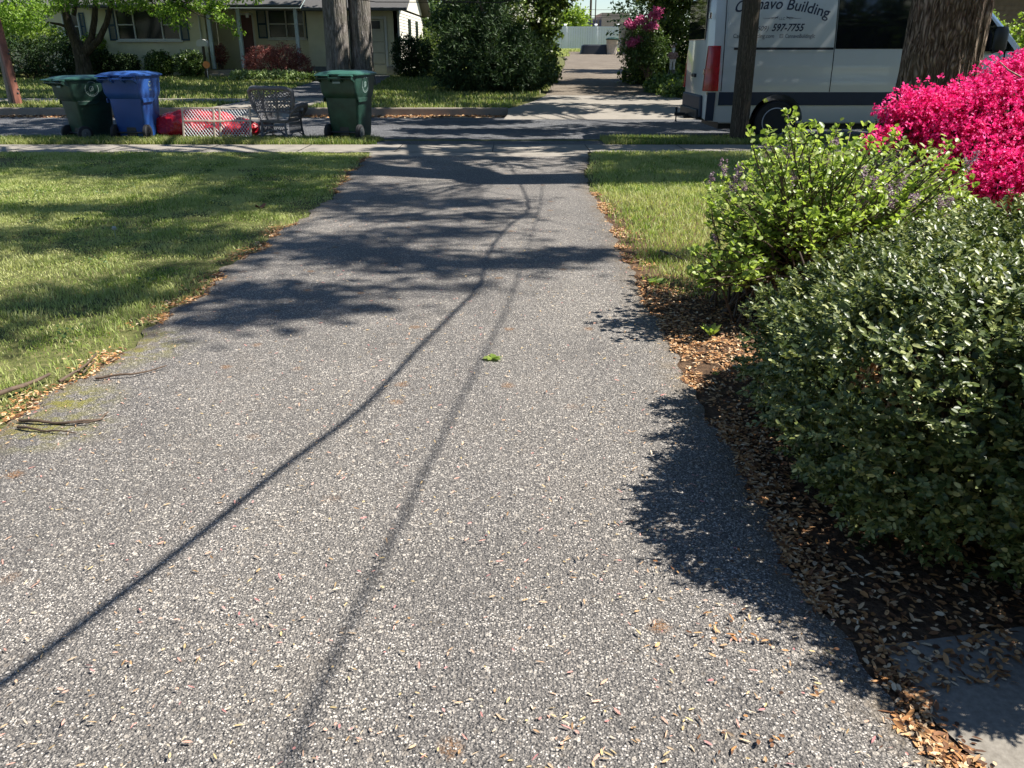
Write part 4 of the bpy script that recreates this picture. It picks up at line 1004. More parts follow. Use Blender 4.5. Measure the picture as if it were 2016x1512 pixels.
    for px, y in ((424, -.35), (482, -.35), (592, -.35)):
        q = MB(); q.bb((X(px) - .07, y - .07, HB + .25), (X(px) + .07, y + .07, 2.98)); q.build('porch_post', M['post'], root, bevel=.01)
    q = MB(); q.bb((X(412), -.75, HB - .2), (X(600), 1.4, HB + .22)); q.build('porch_floor', M['walk'], root, bevel=.02)
    q = MB(); q.bb((X(425), -1.15, HB - .2), (X(490), -.752, HB + .08)); q.build('porch_step', M['walk'], root, bevel=.02)
    q = MB(); q.tube([(X(400), -.03, HB), (X(400), -.03, 2.9)], .04, 8); q.build('downspout', M['frame'], root)
    q = MB(); q.box((X(497), -.2, 2.72), (.1, .1, .16)); q.build('porch_lamp', M['frame'], root)
    sw = MB(); 
    for y in (3.4, 6.4): sw.bb((xs + .02, y, 1.6), (xs + .05, y + 1.0, 2.7))
    sw.build_each('side_window', M['pane'], root)
house()
# unseen home added behind the camera so the van glass reflects darker
def reflection_home():
    root = empty('reflection_home', (0, -9, 0), 0, 'unseen low brick home added behind the photographer to darken the van reflections', 'house')
    b = MB(); b.bb((-14, -6, 0), (14, 0, 2.8)); b.build('wall', M['brick'], root)
    b = MB(); b.prism([(-6.6, 2.75), (.6, 2.75), (-3, 4.8)], 0, -14.6, 14.6); b.build('roof', M['roof'], root)
reflection_home()

for i, (x, y, r, h, lab) in enumerate(((9, -7, 3.6, 11, 'spreading tree added behind the photographer for the van reflections'), (16, -6, 4.2, 12, 'wide tree added behind the photographer for the van reflections, right of the home'), (23, -9, 4.5, 13, 'tall tree added farthest behind the photographer for the van reflections'), (1, -14, 4, 11, 'tree added beyond the home behind the photographer for the van reflections'))):
    t_ = empty('reflection_tree', (x, y, 0), 0, lab, 'tree')  # out-of-view trees added so the van windows mirror dark foliage
    foliage('crown', [(0, 0, h * .62, r, r, h * .36), (r * .6, .4, h * .55, r * .7, r * .6, h * .25), (-r * .6, -.3, h * .6, r * .7, r * .6, h * .25)], 1600, .45, .3, L_['dark'], t_, .8, per=4, lump=.3)
    b = MB(); b.tube([(0, 0, -.1), (.1, 0, h * .4), (0, 0, h * .8)], [.35, .28, .08], 10); b.build('trunk', M['bark2'], t_, 60)

# mailbox, sign, planters by the porch
def mailbox():
    q = P(405, 133, 34.2); root = empty('mailbox', (q.x, 34.2, gz(34.2)), 0, 'white rounded mailbox on a post beside the porch', 'mailbox')
    b = MB(); b.bb((-.04, -.04, 0), (.04, .04, 1.15)); b.build('post', M['wood_pole'], root)
    b = MB(); b.prism([(-.2, 1.15), (.2, 1.15), (.2, 1.28)] + [(.2 * math.cos(t), 1.28 + .12 * math.sin(t)) for t in np.linspace(.3, 2.84, 8)] + [(-.2, 1.28)], 1, -.12, .12); b.build('box', M['frame'], root, 40)
mailbox()
q = P(408, 138, 33.6); root = empty('reflector_stake', (q.x, 33.6, gz(33.6)), 0, 'round orange marker on a thin stake in the flower bed below the mailbox', 'sign')
b = MB(); b.tube([(0, 0, 0), (0, 0, .55)], .012, 6); b.build('stake', M['steel'], root); b = MB(); b.lathe([(.001, -.01), (.13, -.01), (.13, .01), (.001, .01)], 20, Matrix.Translation((0, -.02, .52)) @ rot('X', math.pi / 2)); b.build('disc', M['orange'], root, 40)

# ------------------------------------------------------------------ shrubs
def shrub(name, px, py, D, blobs, mat, n, L, W, label, cat='shrub', group=None, per=5, stems=6, depth=.45, kind='quad', lump=.15, base=None, smat='twig'):
    """blobs are relative to the foot of the shrub"""
    if base is None:
        q = P(px, py, D); base = (q.x, D, gz(D))
    root = empty(name, base, 0, label, cat, group)
    foliage('foliage', blobs, n, L, W, mat, root, depth, kind, lump, zmin=.02, per=per)
    b = MB()
    for k in range(stems):
        bl = random.choice(blobs); b.tube(limb_pts((random.uniform(-.1, .1), random.uniform(-.1, .1), -.05), (bl[0] + random.uniform(-.5, .5) * bl[3], bl[1] + random.uniform(-.5, .5) * bl[4], bl[2] + .4 * bl[5]), 5), taper(.03, .008, 5), 5)
    b.build('stems', M[smat], root, 60)
    return root
gs = 'clipped shrubs below the front window of the cream house'
for px, r, h, m, lab in ((198, .62, 1.0, 'dark', 'dark clipped shrub right behind the maple trunk'), (248, .55, .85, 'dark', 'low dark shrub left of the gap below the front window'), (315, .55, .95, 'shrub', 'rounded green shrub below the middle of the front window'), (375, .60, .95, 'shrub', 'fuller green shrub at the right end below the front window')):
    shrub('foundation_shrub', px, 138, 34.9, [(0, 0, h * .5, r, r * .8, h * .5), (r * .3, -.1, h * .55, r * .7, r * .6, h * .42)], L_[m], 900, .075, .05, lab, group=gs)
shrub('hedge_mass', 60, 140, 34.0, [(-2.0, 0, .8, 1.2, .9, .9), (-.6, .1, .75, 1.2, .8, .85), (.9, .2, .7, 1.0, .8, .8), (1.8, .4, .6, .7, .6, .7)], L_['dark'], 3600, .08, .055, 'long dark hedge filling the left end of the far garden')
shrub('bright_shrub', 60, 130, 35.6, [(-2.4, 0, 1.4, 1.0, .7, .7), (-.8, .1, 1.5, 1.1, .7, .6), (.8, .1, 1.4, .9, .7, .5), (2.6, .0, 1.1, .5, .5, .5)], L_['yellowgreen'], 2200, .08, .055, 'sunny yellow green shrub rising behind the dark hedge')
shrub('weeping_red_maple', 545, 132, 33.8, [(-.5, 0, .62, .75, .6, .55), (.35, 0, .68, .8, .6, .6), (0, -.2, .55, .95, .6, .5), (.85, .1, .45, .5, .45, .42)], L_['red'], 3200, .06, .022, 'low mounded dark red Japanese maple in front of the porch window', per=6)
shrub('hosta_border', 540, 145, 32.9, [(x, 0, .12, .32, .25, .16) for x in np.linspace(-1.3, .6, 7)] , L_['hosta'], 900, .12, .05, 'pale variegated low border plants below the red maple', 'plants', stems=2)
shrub('hosta_border', 625, 150, 32.6, [(x, 0, .1, .3, .22, .13) for x in np.linspace(-.6, .6, 4)] , L_['shrub'], 500, .11, .04, 'darker low border plants between the red maple and the double trunk', 'plants', stems=2)
shrub('garage_shrub', 812, 140, 34.6, [(-.25, 0, .9, .5, .5, .65), (.3, 0, .75, .55, .5, .7), (0, 0, .4, .7, .5, .4)], L_['dark'], 1900, .07, .05, 'dark upright shrub at the right corner of the garage')
shrub('side_shrub', 850, 140, 37, [(0, 0, .8, .7, .7, .9), (.6, .3, .5, .6, .6, .6)], L_['ivy'], 1200, .09, .05, 'mid green shrub in the gap right of the garage shrub')
q = P(433, 118, 35.9); shrub('potted_plant', 0, 0, 0, [(0, 0, .55, .3, .25, .35)], L_['red'], 160, .12, .03, 'dark red leafy plant standing on the porch beside the door', 'plant', base=(q.x, 35.9, .72), stems=7)

# ------------------------------------------------------------------ trees
def crown_from(clumps, nleaf, L, W, mat, parent, r=(.45, .8)):
    n = len(clumps); C = np.repeat(np.array(clumps), nleaf, 0); m = len(C)
    R = np.repeat(rng.uniform(r[0], r[1], n), nleaf)[:, None]
    Pb = C + rdir(m) * (rng.random(m)[:, None] ** .5) * R * np.array([1.1, .8, .5])
    N = unit(rdir(m) * .7 + np.array([0, 0, 1.0])); A = rdir(m)
    return leaf_mesh('crown', Pb, A, N, L * (.7 + .6 * rng.random(m)), W * (.7 + .6 * rng.random(m)), mat, parent)
def limbs(root, clumps, base, n, r0, mat, fork=None):
    b = MB(); base = Vector(base)
    for k in range(n):
        c = Vector(clumps[random.randrange(len(clumps))]); mid = base.lerp(c, .5) + Vector((0, 0, random.uniform(.0, .8)))
        p1 = limb_pts(base, mid, 5, wob=.04); p2 = limb_pts(mid, c, 5, wob=.05)
        b.tube(p1 + p2[1:], taper(r0, r0 * .12, 9), 7)
        for _ in range(3):
            c2 = c + Vector((random.uniform(-1.5, 1.5), random.uniform(-1.5, 1.5), random.uniform(-.5, .9))); b.tube(limb_pts(mid.lerp(c, .4), c2, 5), taper(r0 * .3, r0 * .06, 5), 5)
    b.build('limb', mat, root, 60)
def shade_clumps(x0, x1, y0, y1, n, dens, hr, sx=1.0, sy=1.0, thr=0.0, seed=0):
    """clumps whose shadows fall in the ground rectangle, gathered by a drifting noise"""
    out = []; t = 0
    while len(out) < n and t < n * 60:
        t += 1; x = random.uniform(x0, x1); y = random.uniform(y0, y1)
        f = mnoise.noise(Vector((x * sx + seed, y * sy, seed * 1.7))) + .35 * mnoise.noise(Vector((x * sx * 2.3, y * sy * 2.6, seed)))
        if f > thr + dens(x, y):
            h = random.uniform(*hr); out.append((x + KX * h, y + KY * h, h))
    return out

# --- big oak beside the driveway
def big_trunk(name, base, r0, r1, h, mat, root, lean=(0, 0), flare=.35, nz=40, na=96, ridge=.02, seed=0):
    V = []
    for i in range(nz):
        t = i / (nz - 1); z = -.15 + t * h; r = r0 + (r1 - r0) * t + flare * r0 * math.exp(-max(z, 0) / .35)
        for j in range(na):
            a = 2 * math.pi * j / na
            q = Vector((math.cos(a) * 5 + seed, math.sin(a) * 5, z * .55))
            rr = r * (1 + .05 * mnoise.noise(Vector((math.cos(a) + seed, math.sin(a), z * .4)))) + ridge * (1 - 2 * abs(mnoise.noise(q * 1.6))) + ridge * .6 * mnoise.noise(Vector((q.x * 4, q.y * 4, z * 2)))
            rr += flare * .35 * r0 * max(0, math.sin(a * 5 + seed)) * math.exp(-max(z, 0) / .25)
            V.append((base[0] + lean[0] * t * h + rr * math.cos(a), base[1] + lean[1] * t * h + rr * math.sin(a), base[2] + z))
    i = np.arange(nz * na).reshape(nz, na); j = np.roll(i, -1, 1); Fc = np.stack([i[:-1], j[:-1], j[1:], i[1:]], -1).reshape(-1, 4)
    return np_mesh(name, np.array(V), Fc, mat, root, smooth=True)
OX, OY = 4.99, 10.35
oak = empty('oak_tree', (0, 0, 0), 0, 'massive oak trunk with deeply furrowed bark rising behind the pink azalea', 'tree')
big_trunk('trunk', (OX, OY, 0), .415, .385, 7.0, M['bark'], oak, (.006, 0), nz=110, na=220, ridge=.026)
def dens_near(x, y):
    d = 0.0
    if y < 5.0: d += (5.0 - y) * (1.1 if x > -2.1 else .05)           # the near drive stays in the sun
    if x > 1.1: d += .25 * (1 if y < 9.3 else -1)
    if y > 10.8: d -= .12
    return d
SH = [(750, 388, 60, 17), (640, 400, 70, 14), (915, 401, 90, 8), (950, 429, 65, 8), (765, 429, 65, 8), (875, 462, 100, 12), (835, 518, 140, 19), (1130, 503, 95, 12), (1040, 522, 70, 14), (875, 569, 48, 12),
      (633, 486, 110, 20), (550, 578, 165, 19), (455, 632, 85, 20), (610, 615, 110, 14), (700, 500, 60, 16),
      (110, 312, 130, 12), (400, 328, 280, 22), (-80, 330, 100, 14), (510, 378, 140, 26), (350, 412, 105, 22), (120, 414, 130, 11), (185, 468, 120, 26), (400, 470, 95, 24), (350, 535, 50, 28), (60, 598, 80, 28), (205, 592, 95, 26), (20, 655, 40, 20), (-60, 480, 60, 30),
      (1300, 322, 140, 16), (1220, 350, 70, 12), (1450, 330, 120, 26), (1330, 505, 60, 9)]
near = []; LP, LN = [], []
for (px, py, hw, hh) in SH:
    c = G(px, py); rx_ = hw / 1008 * (1008 / F) * (c.y * math.cos(PITCH) + CH * math.sin(PITCH)) * 1.08; hh *= 1.12; ry_ = (G(px, py - hh).y - G(px, py + hh).y) / 2
    h = random.uniform(9, 13); cc = (c.x + KX * h, c.y + KY * h, h); near.append(cc); n = int(math.pi * rx_ * ry_ * 680)
    g_ = rng.normal(size=(n, 3)) * np.array([rx_ * .62, ry_ * .6, .22]); LP.append(np.array(cc) + g_)
LP = np.concatenate(LP); n = len(LP)
leaf_mesh('crown', LP, rdir(n), rdir(n) * .6 + np.array([0, 0, 1.0]), .125 * (.7 + .6 * rng.random(n)), .11, L_['oak'], oak)
near2 = shade_clumps(-11, 8, 10.6, 16, 110, lambda x, y: -.12, (7.5, 11), .35, 1.2, .0, 3)
crown_from(near2, 130, .17, .12, L_['oak'], oak, (.35, .8))
b = MB()
for k in range(7):                            # main limbs stay over the verge, thin branches reach the near clumps
    c = Vector(random.choice([q for q in near2 if q[1] > 12.3])); b.tube(limb_pts((OX + .05, OY, 6.7), c, 8, .1, .03), taper(.2, .03, 8), 8)
for c in near: 
    b.tube(limb_pts((OX + .05, OY, 6.8), (c[0], c[1], c[2] + .1), 9, .06, .02), taper(.014, .005, 9), 5)
b.build('limb', M['bark'], oak, 60)
# --- street trees just out of frame, their crowns shade road and verge
for (bx, by, rect, n, lab) in ((13.5, 13.2, (-2, 12, 13.5, 23, .0), 230, 'street tree at the right beyond the van, crown shading the road'), (-2.5, 17.0, None, 0, '')):
    if rect:
        t_ = empty('street_tree', (0, 0, 0), 0, lab, 'tree'); cl = shade_clumps(rect[0], rect[1], rect[2], rect[3], n, lambda x, y: -.05, (6.5, 10.5), .35, 1.1, -.02, 11)
        big_trunk('trunk', (bx, by, 0), .35, .28, 6, M['bark2'], t_, nz=20, na=24); crown_from(cl, 110, .24, .17, L_['oak'], t_, (.5, .9)); limbs(t_, cl, (bx, by, 5.8), 12, .16, M['bark2'])
# --- double-trunk tree on the far lawn
tw = empty('twin_trunk_tree', (0, 0, 0), 0, 'tall tree with two grey trunks joined at the base in front of the garage', 'tree')
q = P(668, 150, 30); q2 = P(714, 150, 30.2)
big_trunk('trunk', (q.x, 30, gz(30)), .40, .37, 8, M['bark2'], tw, (.005, 0), flare=.12, nz=50, na=60, ridge=.015, seed=2)
big_trunk('trunk', (q2.x, 30.3, gz(30)), .37, .32, 8, M['bark2'], tw, (.004, 0), flare=.15, nz=50, na=60, ridge=.015, seed=5)
far1 = shade_clumps(-18, 1, 15.4, 35, 330, lambda x, y: (1.0 if (y > 27.5 and x > -2.6) else (-.06 if y > 25 else -.0)), (8, 12), .3, .9, -.06, 21)
far1 = [c for c in far1]
crown_from(far1, 100, .28, .2, L_['oak'], tw, (.55, 1.0)); limbs(tw, far1, (q.x, 30, 8), 14, .2, M['bark2'])
# --- maple in front of the house
mp = empty('maple_tree', (0, 0, 0), 0, 'green maple with forking limbs and hanging bright foliage at the left of the house', 'tree')
D = 33.4
def T(px, py, d=D): return P(px, py, d)
b = MB(); f0 = T(167, 150); f0.z -= .2
b.tube([f0, T(165, 130), T(160, 110), T(152, 95)], [.36, .29, .26, .2], 14)
b.tube([T(160, 108), T(140, 60), T(128, 20), T(118, -60)], [.22, .17, .13, .09], 10)
b.tube([T(163, 108), T(180, 75), T(186, 40), T(190, -30)], [.18, .12, .11, .08], 10)
b.tube([T(166, 106), T(195, 78), T(210, 45), T(225, -20), T(300, -80)], [.17, .12, .10, .09, .05], 10)
b.tube([T(136, 55), T(118, 48), T(95, 44), T(80, 60)], [.06, .05, .035, .02], 8)
b.tube([T(130, 20), T(115, 5), T(100, -40)], [.1, .08, .05], 8); b.tube([T(145, 30), T(150, 0), T(160, -50)], [.09, .08, .05], 8)
b.build('trunk', M['bark3'], mp, 60)
tuft = []
for (px, py, r) in ((5, 20, .6), (35, 5, .6), (60, 30, .6), (20, 45, .55), (85, 18, .5), (10, 60, .5), (45, 52, .5), (100, -5, .5), (205, 0, .4), (230, 5, .45), (262, 3, .45), (250, 18, .28), (300, 5, .5), (320, 22, .45), (345, 35, .38), (355, 52, .28), (365, 10, .5), (345, 5, .4), (405, 8, .45), (425, 22, .38), (440, 38, .3), (455, 52, .26), (468, 66, .2), (430, 5, .4), (470, 0, .3), (500, -5, .4), (120, 12, .4), (140, -2, .4), (165, 4, .35), (280, 12, .4), (330, 12, .4), (70, 48, .5), (25, 30, .55), (390, 14, .35), (412, 26, .28), (335, 42, .28), (0, 35, .6)):
    c = T(px, py, D - random.uniform(.3, 2.2)); tuft.append((c.x, c.y, c.z + .05, r * 1.25, r * .9, r * .55))
for k in range(40): 
    c = T(random.uniform(-60, 480), random.uniform(-170, -40), D + random.uniform(-3, 2)); tuft.append((c.x, c.y, c.z, .9, .9, .5))
foliage('crown', tuft, 11500, .11, .06, L_['maple'], mp, .8, per=4, lump=.2, droop=.4)
b = MB()
for tf in tuft[8:26]: b.tube(limb_pts((T(225, -25)), (tf[0], tf[1], tf[2]), 5, .05), taper(.035, .01, 5), 5)
b.build('branch', M['bark3'], mp, 60)

# --- dark evergreens left of the alley
shrub('yew_tree', 968, 185, 27.6, [(-.9, 0, 1.0, .9, .8, 1.1), (.1, .1, 1.2, 1.0, .9, 1.3), (.9, 0, .8, .8, .8, .9), (-.2, -.3, .6, 1.5, .7, .7), (1.2, .2, .5, .7, .6, .5), (-1.1, .6, 1.9, .7, .6, .6)], L_['dark'], 6500, .16, .03, 'broad dark evergreen bush at the left mouth of the alley', 'bush', per=6, depth=.5, lump=.3)
iv = empty('ivy_covered_tree', (0, 0, 0), 0, 'tall ivy clad tree on the left side of the alley', 'tree')
bb_ = P(1045, 150, 32); bx = bb_.x
foliage('crown', [(bx, 32, 1.4, .9, .9, 1.4), (bx - .3, 32.2, 3.4, 1.4, 1.1, 1.6), (bx + .35, 31.8, .8, .7, .8, .8), (bx + .9, 32, 3.7, .9, .9, .9), (bx - 1.3, 32.5, 2.8, 1.2, 1.1, 1.2), (bx, 32, 6, 2.0, 2.0, 2.0), (bx + .55, 31.5, 2.4, .5, .5, .7)], 7500, .12, .10, L_['ivy'], iv, .4, per=5, lump=.25, zmin=.3)
b = MB(); b.tube([(bx, 32, .2), (bx - .1, 32, 3), (bx, 32, 7)], [.35, .3, .2], 12); b.tube([(bx - 1.9, 32.4, .2), (bx - 1.8, 32.4, 2), (bx - 1.75, 32.4, 5)], [.14, .12, .1], 10); b.build('trunk', M['bark2'], iv, 60)
shrub('dark_thicket', 990, 150, 34.5, [(-.3, 0, 1.9, 1.3, 1.0, 2.1), (.8, 0, 1.5, .9, .9, 1.6), (-.1, .3, 4.5, 1.6, 1.2, 1.5)], L_['dark'], 5200, .16, .08, 'deep shaded thicket behind the ivy clad tree', 'bush', per=5, depth=.6)
dg = empty('dogwood_tree', (0, 0, 0), 0, 'flowering dogwood with white blossoms above the dark evergreen', 'tree')
def TD(px, py, d=30.5): return P(px, py, d)
b = MB(); b.tube([TD(985, 170), TD(982, 90), TD(960, 40), TD(930, -20)], [.08, .07, .05, .03], 8); b.tube([TD(982, 90), TD(1000, 30), TD(1030, 5)], [.05, .04, .02], 7)
b.tube([TD(982, 100), TD(930, 45), TD(900, 10), TD(862, -5)], [.05, .04, .03, .02], 7); b.build('trunk', M['twig'], dg, 60)
wp = np.array([tuple(TD(random.gauss(1015, 24), random.gauss(28, 10), 30.3 + random.uniform(-.6, .6))) for _ in range(60)])
wp = np.repeat(wp, 5, 0); m_ = len(wp); leaf_mesh('blossom', wp + rng.normal(size=(m_, 3)) * .035, np.stack([rng.normal(size=m_), rng.normal(size=m_), .2 * rng.normal(size=m_)], 1), np.tile([0, -.4, 1.], (m_, 1)) + .3 * rng.normal(size=(m_, 3)), .07, .05, L_['white'], dg)
foliage('crown', [(*TD(895, 25), .7, .5, .35), (*TD(935, 60), .7, .5, .3), (*TD(870, 45), .5, .4, .25), (*TD(1010, 25), .8, .5, .4), (*TD(905, 85), .6, .5, .25)], 900, .09, .05, L_['ivy'], dg, .8, per=4)
al = empty('alley_tree', (0, 0, 0), 0, 'tall tree at the right of the alley whose crown shades the gravel', 'tree')
alc = [(x + KX * h, y + KY * h, h) for x, y, h in [(random.uniform(2.4, 6.5), random.choice([random.uniform(24.6, 29.3), random.uniform(30.6, 33.5), random.uniform(37.5, 40.5)]), random.uniform(6, 8)) for _ in range(150)]]
crown_from(alc, 110, .24, .17, L_['ivy'], al, (.5, .8)); b = MB(); b.tube([(11, 31, 0), (10.8, 31, 3), (10.5, 31, 6.5)], [.35, .28, .2], 12); b.build('trunk', M['bark2'], al, 60); limbs(al, alc, (10.5, 31, 6.2), 8, .12, M['bark2'])
# --- thicket right of the alley with pink rhododendron
shrub('laurel_thicket', 1290, 175, 31.5, [(.0, 0, .8, 1.0, 1.0, .9), (.9, 0, 1.6, 1.4, 1.0, 1.8), (2.2, 0, 1.4, 1.5, 1.0, 1.6), (.6, .2, 3.9, 1.9, 1.3, 1.4), (-.55, .3, 3.5, .9, .8, .8), (2.8, .2, 3.6, 1.6, 1.2, 1.6), (4.6, .3, 2.0, 1.6, 1, 2.0), (-.6, -.3, .35, .7, .8, .4)], L_['ivy'], 8500, .13, .09, 'dark leafy thicket on the right side of the alley', 'bush', per=5, depth=.5, lump=.22)
rd = empty('rhododendron', (0, 0, 0), 0, 'leggy shrub with pink blossom at the edge of the right thicket', 'shrub')
pts = [(1243, 48, .22), (1262, 40, .2), (1290, 30, .22), (1296, 22, .18), (1255, 80, .2), (1245, 85, .16), (1283, 52, .2), (1275, 55, .12)]
foliage('blossom', [(*P(x, y, 29.9), r, .15, r * .55) for x, y, r in pts], 520, .07, .05, L_['pink'], rd, .9, per=4)
foliage('foliage', [(*P(1270, 75, 30.2), .6, .5, .6), (*P(1250, 100, 30.2), .55, .5, .6), (*P(1285, 100, 30.2), .6, .5, .7)], 1300, .1, .04, L_['shrub'], rd, .8, per=5)
b = MB(); b0 = P(1275, 165, 30.2)
for x, y, r in pts: b.tube(limb_pts(b0, P(x, y, 30), 5), taper(.04, .01, 5), 5)
b.build('stems', M['twig'], rd, 60)
shrub('ivy_ground', 1330, 180, 28.2, [(x, y, .1, .55, .5, .22) for x in np.linspace(-1.2, 2.2, 7) for y in (-.6, .4, 1.4)], L_['ivy'], 2600, .09, .08, 'low ivy spreading beneath the right thicket', 'plants', per=4, stems=0) if False else None
foliage('ground_ivy', [(x, y, gz(y) + .12, .65, .6, .34) for x in np.linspace(4.9, 9.5, 7) for y in (25.6, 26.8, 27.9)] + [(4.6, 27.4, gz(28) + .1, .5, .7, .4), (5.2, 28.2, gz(28) + .2, .6, .4, .5)], 3600, .1, .09, L_['ivy'], None, .6, per=4)
tag(bpy.data.objects['ground_ivy'], 'low ivy carpet beneath the right thicket beyond the van', 'ivy', kind='stuff')
# --- background greenery at far left gap and behind
for i, (px, D_, h, r, m, lab) in enumerate(((850, 48, 2.6, 1.8, 'shrub', 'feathery green tree in the gap between house and thicket'), (895, 60, 3.2, 2.4, 'ivy', 'distant leafy tree behind the gap right of the house'), (1108, 75, 2.8, 1.8, 'yellowgreen', 'sunny yellow green tree behind the white fence'), (1330, 62, 5, 4, 'dark', 'large dark tree far behind the right thicket'), (-40, 52, 5, 4, 'dark', 'large tree behind the left end of the house'), (120, 50, 5.5, 4, 'ivy', 'tree rising behind the roof of the house'))):
    q = P(px, 100, D_); t_ = empty('background_tree', (q.x, D_, gz(D_)), 0, lab, 'tree')
    foliage('crown', [(0, 0, h * .55, r, r * .8, h * .55), (r * .5, 0, h * .8, r * .7, r * .6, h * .35), (-r * .5, .3, h * .5, r * .6, r * .6, h * .4)], 1500, .2 + D_ * .001, .14, L_[m], t_, .7, per=4, lump=.3)
    b = MB(); b.tube([(0, 0, -.1), (.1, 0, h * .5), (0, 0, h)], [.18, .14, .05], 8); b.build('trunk', M['bark2'], t_, 60)
shrub('corner_shrub', 2000, 60, 22.9, [(0, 0, .9, 1.1, .8, 1.0), (-.5, .1, 1.6, .7, .6, .7), (1.4, 0, 1.2, 1.2, .8, 1.3)], L_['yellowgreen'], 1700, .1, .06, 'light green shrub seen past the front of the van', base=(13.3, 24.5, gz(24.5)))
fh = empty('neighbour_house', (15.5, 33, gz(33)), 0, 'brown boarded house wall glimpsed past the front of the van', 'house')
b = MB()
for k in range(22): b.prism([(0, k * .15), (-.03, k * .15), (-.008, k * .15 + .15), (0, k * .15 + .15)], 0, 0, 8)
b.bb((0, .002, -.2), (8, 6, 3.3)); b.build('wall', simple('brown_boards', (.16, .11, .07), .8), fh); b = MB(); b.bb((-.1, -.06, -.2), (.0, .05, 3.3)); b.build('corner_board', M['slat'], fh)
b = MB(); b.prism([(-.5, 3.3), (6.5, 3.3), (3, 5)], 0, -.4, 8.4); b.build('roof', M['roof'], fh)

# ------------------------------------------------------------------ end of the alley
def back():
    D = 69.0; z0 = gz(D)
    fr = empty('vinyl_fence', (0, D, z0), 0, 'white vinyl privacy fence closing the far end of the alley', 'fence')
    xs_ = [P(x, 90, D).x for x in (1060, 1112, 1172, 1215)]; top = P(1100, 52, D).z - z0
    for i, x in enumerate(xs_):
        b = MB(); b.bb((x - .08, -.08, -.1), (x + .08, .08, top + .08)); b.prism([(-.1, top + .08), (.1, top + .08), (0, top + .18)], 0, x - .1, x + .1); b.build('post', M['vinyl'], fr)
    for i in range(3):
        b = MB(); a, c = xs_[i] + .08, xs_[i + 1] - .08; n = int((c - a) / .18)
        for k in range(n): b.bb((a + (c - a) * k / n + .006, -.012, .08), (a + (c - a) * (k + 1) / n - .006, .012, top - .1))
        b.build('panel', M['vinyl'], fr); b = MB(); b.bb((a, -.04, top - .12), (c, .04, top)); b.bb((a, -.04, .02), (c, .04, .14)); b.build_each('rail', M['vinyl'], fr)
    sf = empty('slatted_screen', (0, 62, gz(62)), 0, 'beige horizontal slat screen at the right end of the alley', 'fence')
    b = MB(); xa_, xb_ = P(1222, 90, 62).x, P(1252, 90, 62).x + .6; tt = P(1230, 50, 62).z - gz(62)
    k = 0
    while k * .13 < tt: b.bb((xa_, -.02, k * .13), (xb_, .02, k * .13 + .085)); k += 1
    b.build('slats', M['slat'], sf); b = MB(); b.bb((xa_ - .06, -.06, -.1), (xa_ + .04, .06, tt + .05)); b.build('post', M['slat'], sf)
    q = P(1204, 117, 60); rb = empty('rubbish_can', (q.x, 60, gz(60)), 0, 'beige rubbish can with green lid at the end of the alley', 'bin')
    b = MB(); b.lathe([(.32, 0), (.4, .9), (.42, .92)], 20); b.build('body', M['slat'], rb, 40); b = MB(); b.lathe([(.44, .9), (.45, .97), (.3, 1.04), (.05, 1.06)], 20); b.build('lid', M['bin_green'], rb, 40)
    for k, (dx, tl, lab) in enumerate(((.62, .13, 'weathered plank leaning on the slat screen, next to the rubbish can'), (.85, .09, 'weathered plank leaning on the slat screen, farther from the rubbish can'))):
        b = MB(); b.bb((-.12, -.02, 0), (.12, .02, 1.5)); o = b.build('leaning_plank', M['wood_pole2']); o.location = (q.x + dx, 60.2, gz(60)); o.rotation_euler = (0, tl, 0); tag(o, lab, 'plank', 'planks leaning on the slat screen')
    b = MB(); b.loft([rrect(2.2, 1.2, .2, 0), rrect(2.0, 1.0, .2, .55), rrect(1.7, .8, .2, .62)]); o = b.build('covered_pile', M['dark_plastic'], smooth=40); o.location = (q.x - 1.0, 60.6, gz(60)); tag(o, 'low dark tarpaulin covered pile left of the rubbish can', 'pile')
    b_ = empty('brick_building', (0, 92, 1.4), 0, 'tan brick building with dark panels above the white fence', 'building')
    xa_, xb_ = P(1185, 30, 92).x, P(1240, 30, 92).x; zt = P(1200, 25, 92).z - 1.4
    b = MB(); b.bb((xa_, 0, 0), (xb_, 8, zt)); b.build('wall', M['brick'], b_); b = MB(); b.bb((P(1140, 30, 92).x, .5, 0), (xa_ - .002, 7, zt - .5)); b.build('wing', M['brick'], b_)
    for k in range(6):
        b = MB(); x = P(1145, 30, 92).x + k * .62; b.bb((x, .3, .3), (x + .4, .49, zt - .7)); b.build('panel', M['purple_gray'], b_)
    c = empty('blue_roofed_shed', (0, 85, 1.4), 0, 'shed with a bright blue roof left of the brick building', 'building')
    xa_, xb_ = P(1122, 40, 85).x, P(1142, 40, 85).x; zt = P(1130, 42, 85).z - 1.4
    b = MB(); b.bb((xa_, 0, 0), (xb_, 3, zt)); b.build('wall', M['siding'], c); b = MB(); b.prism([(xa_ - .2, zt), (xb_ + .3, zt), ((xa_ + xb_) / 2 - .3, zt + .75)], 1, -.3, 3.3); b.build('roof', M['blue_roof'], c)
    for (px, D_, lab, nm) in ((1162, 100, 'thin distant utility pole with crossarm against the sky', 'utility_pole'), (1171.5, 84, 'tall slim mast rising above the fence', 'mast')):
        x = P(px, 50, D_).x; r = empty(nm, (x, D_, 1.4), 0, lab, 'pole'); b = MB(); hh = 6.9 if nm == 'utility_pole' else 11
        b.tube([(0, 0, 0), (0, 0, hh)], .12 if nm == 'utility_pole' else .05, 8); b.build('shaft', M['wood_pole'], r)
        if nm == 'utility_pole': b = MB(); b.bb((-.5, -.05, hh - .5), (.5, .05, hh - .38)); b.build('crossarm', M['wood_pole'], r)
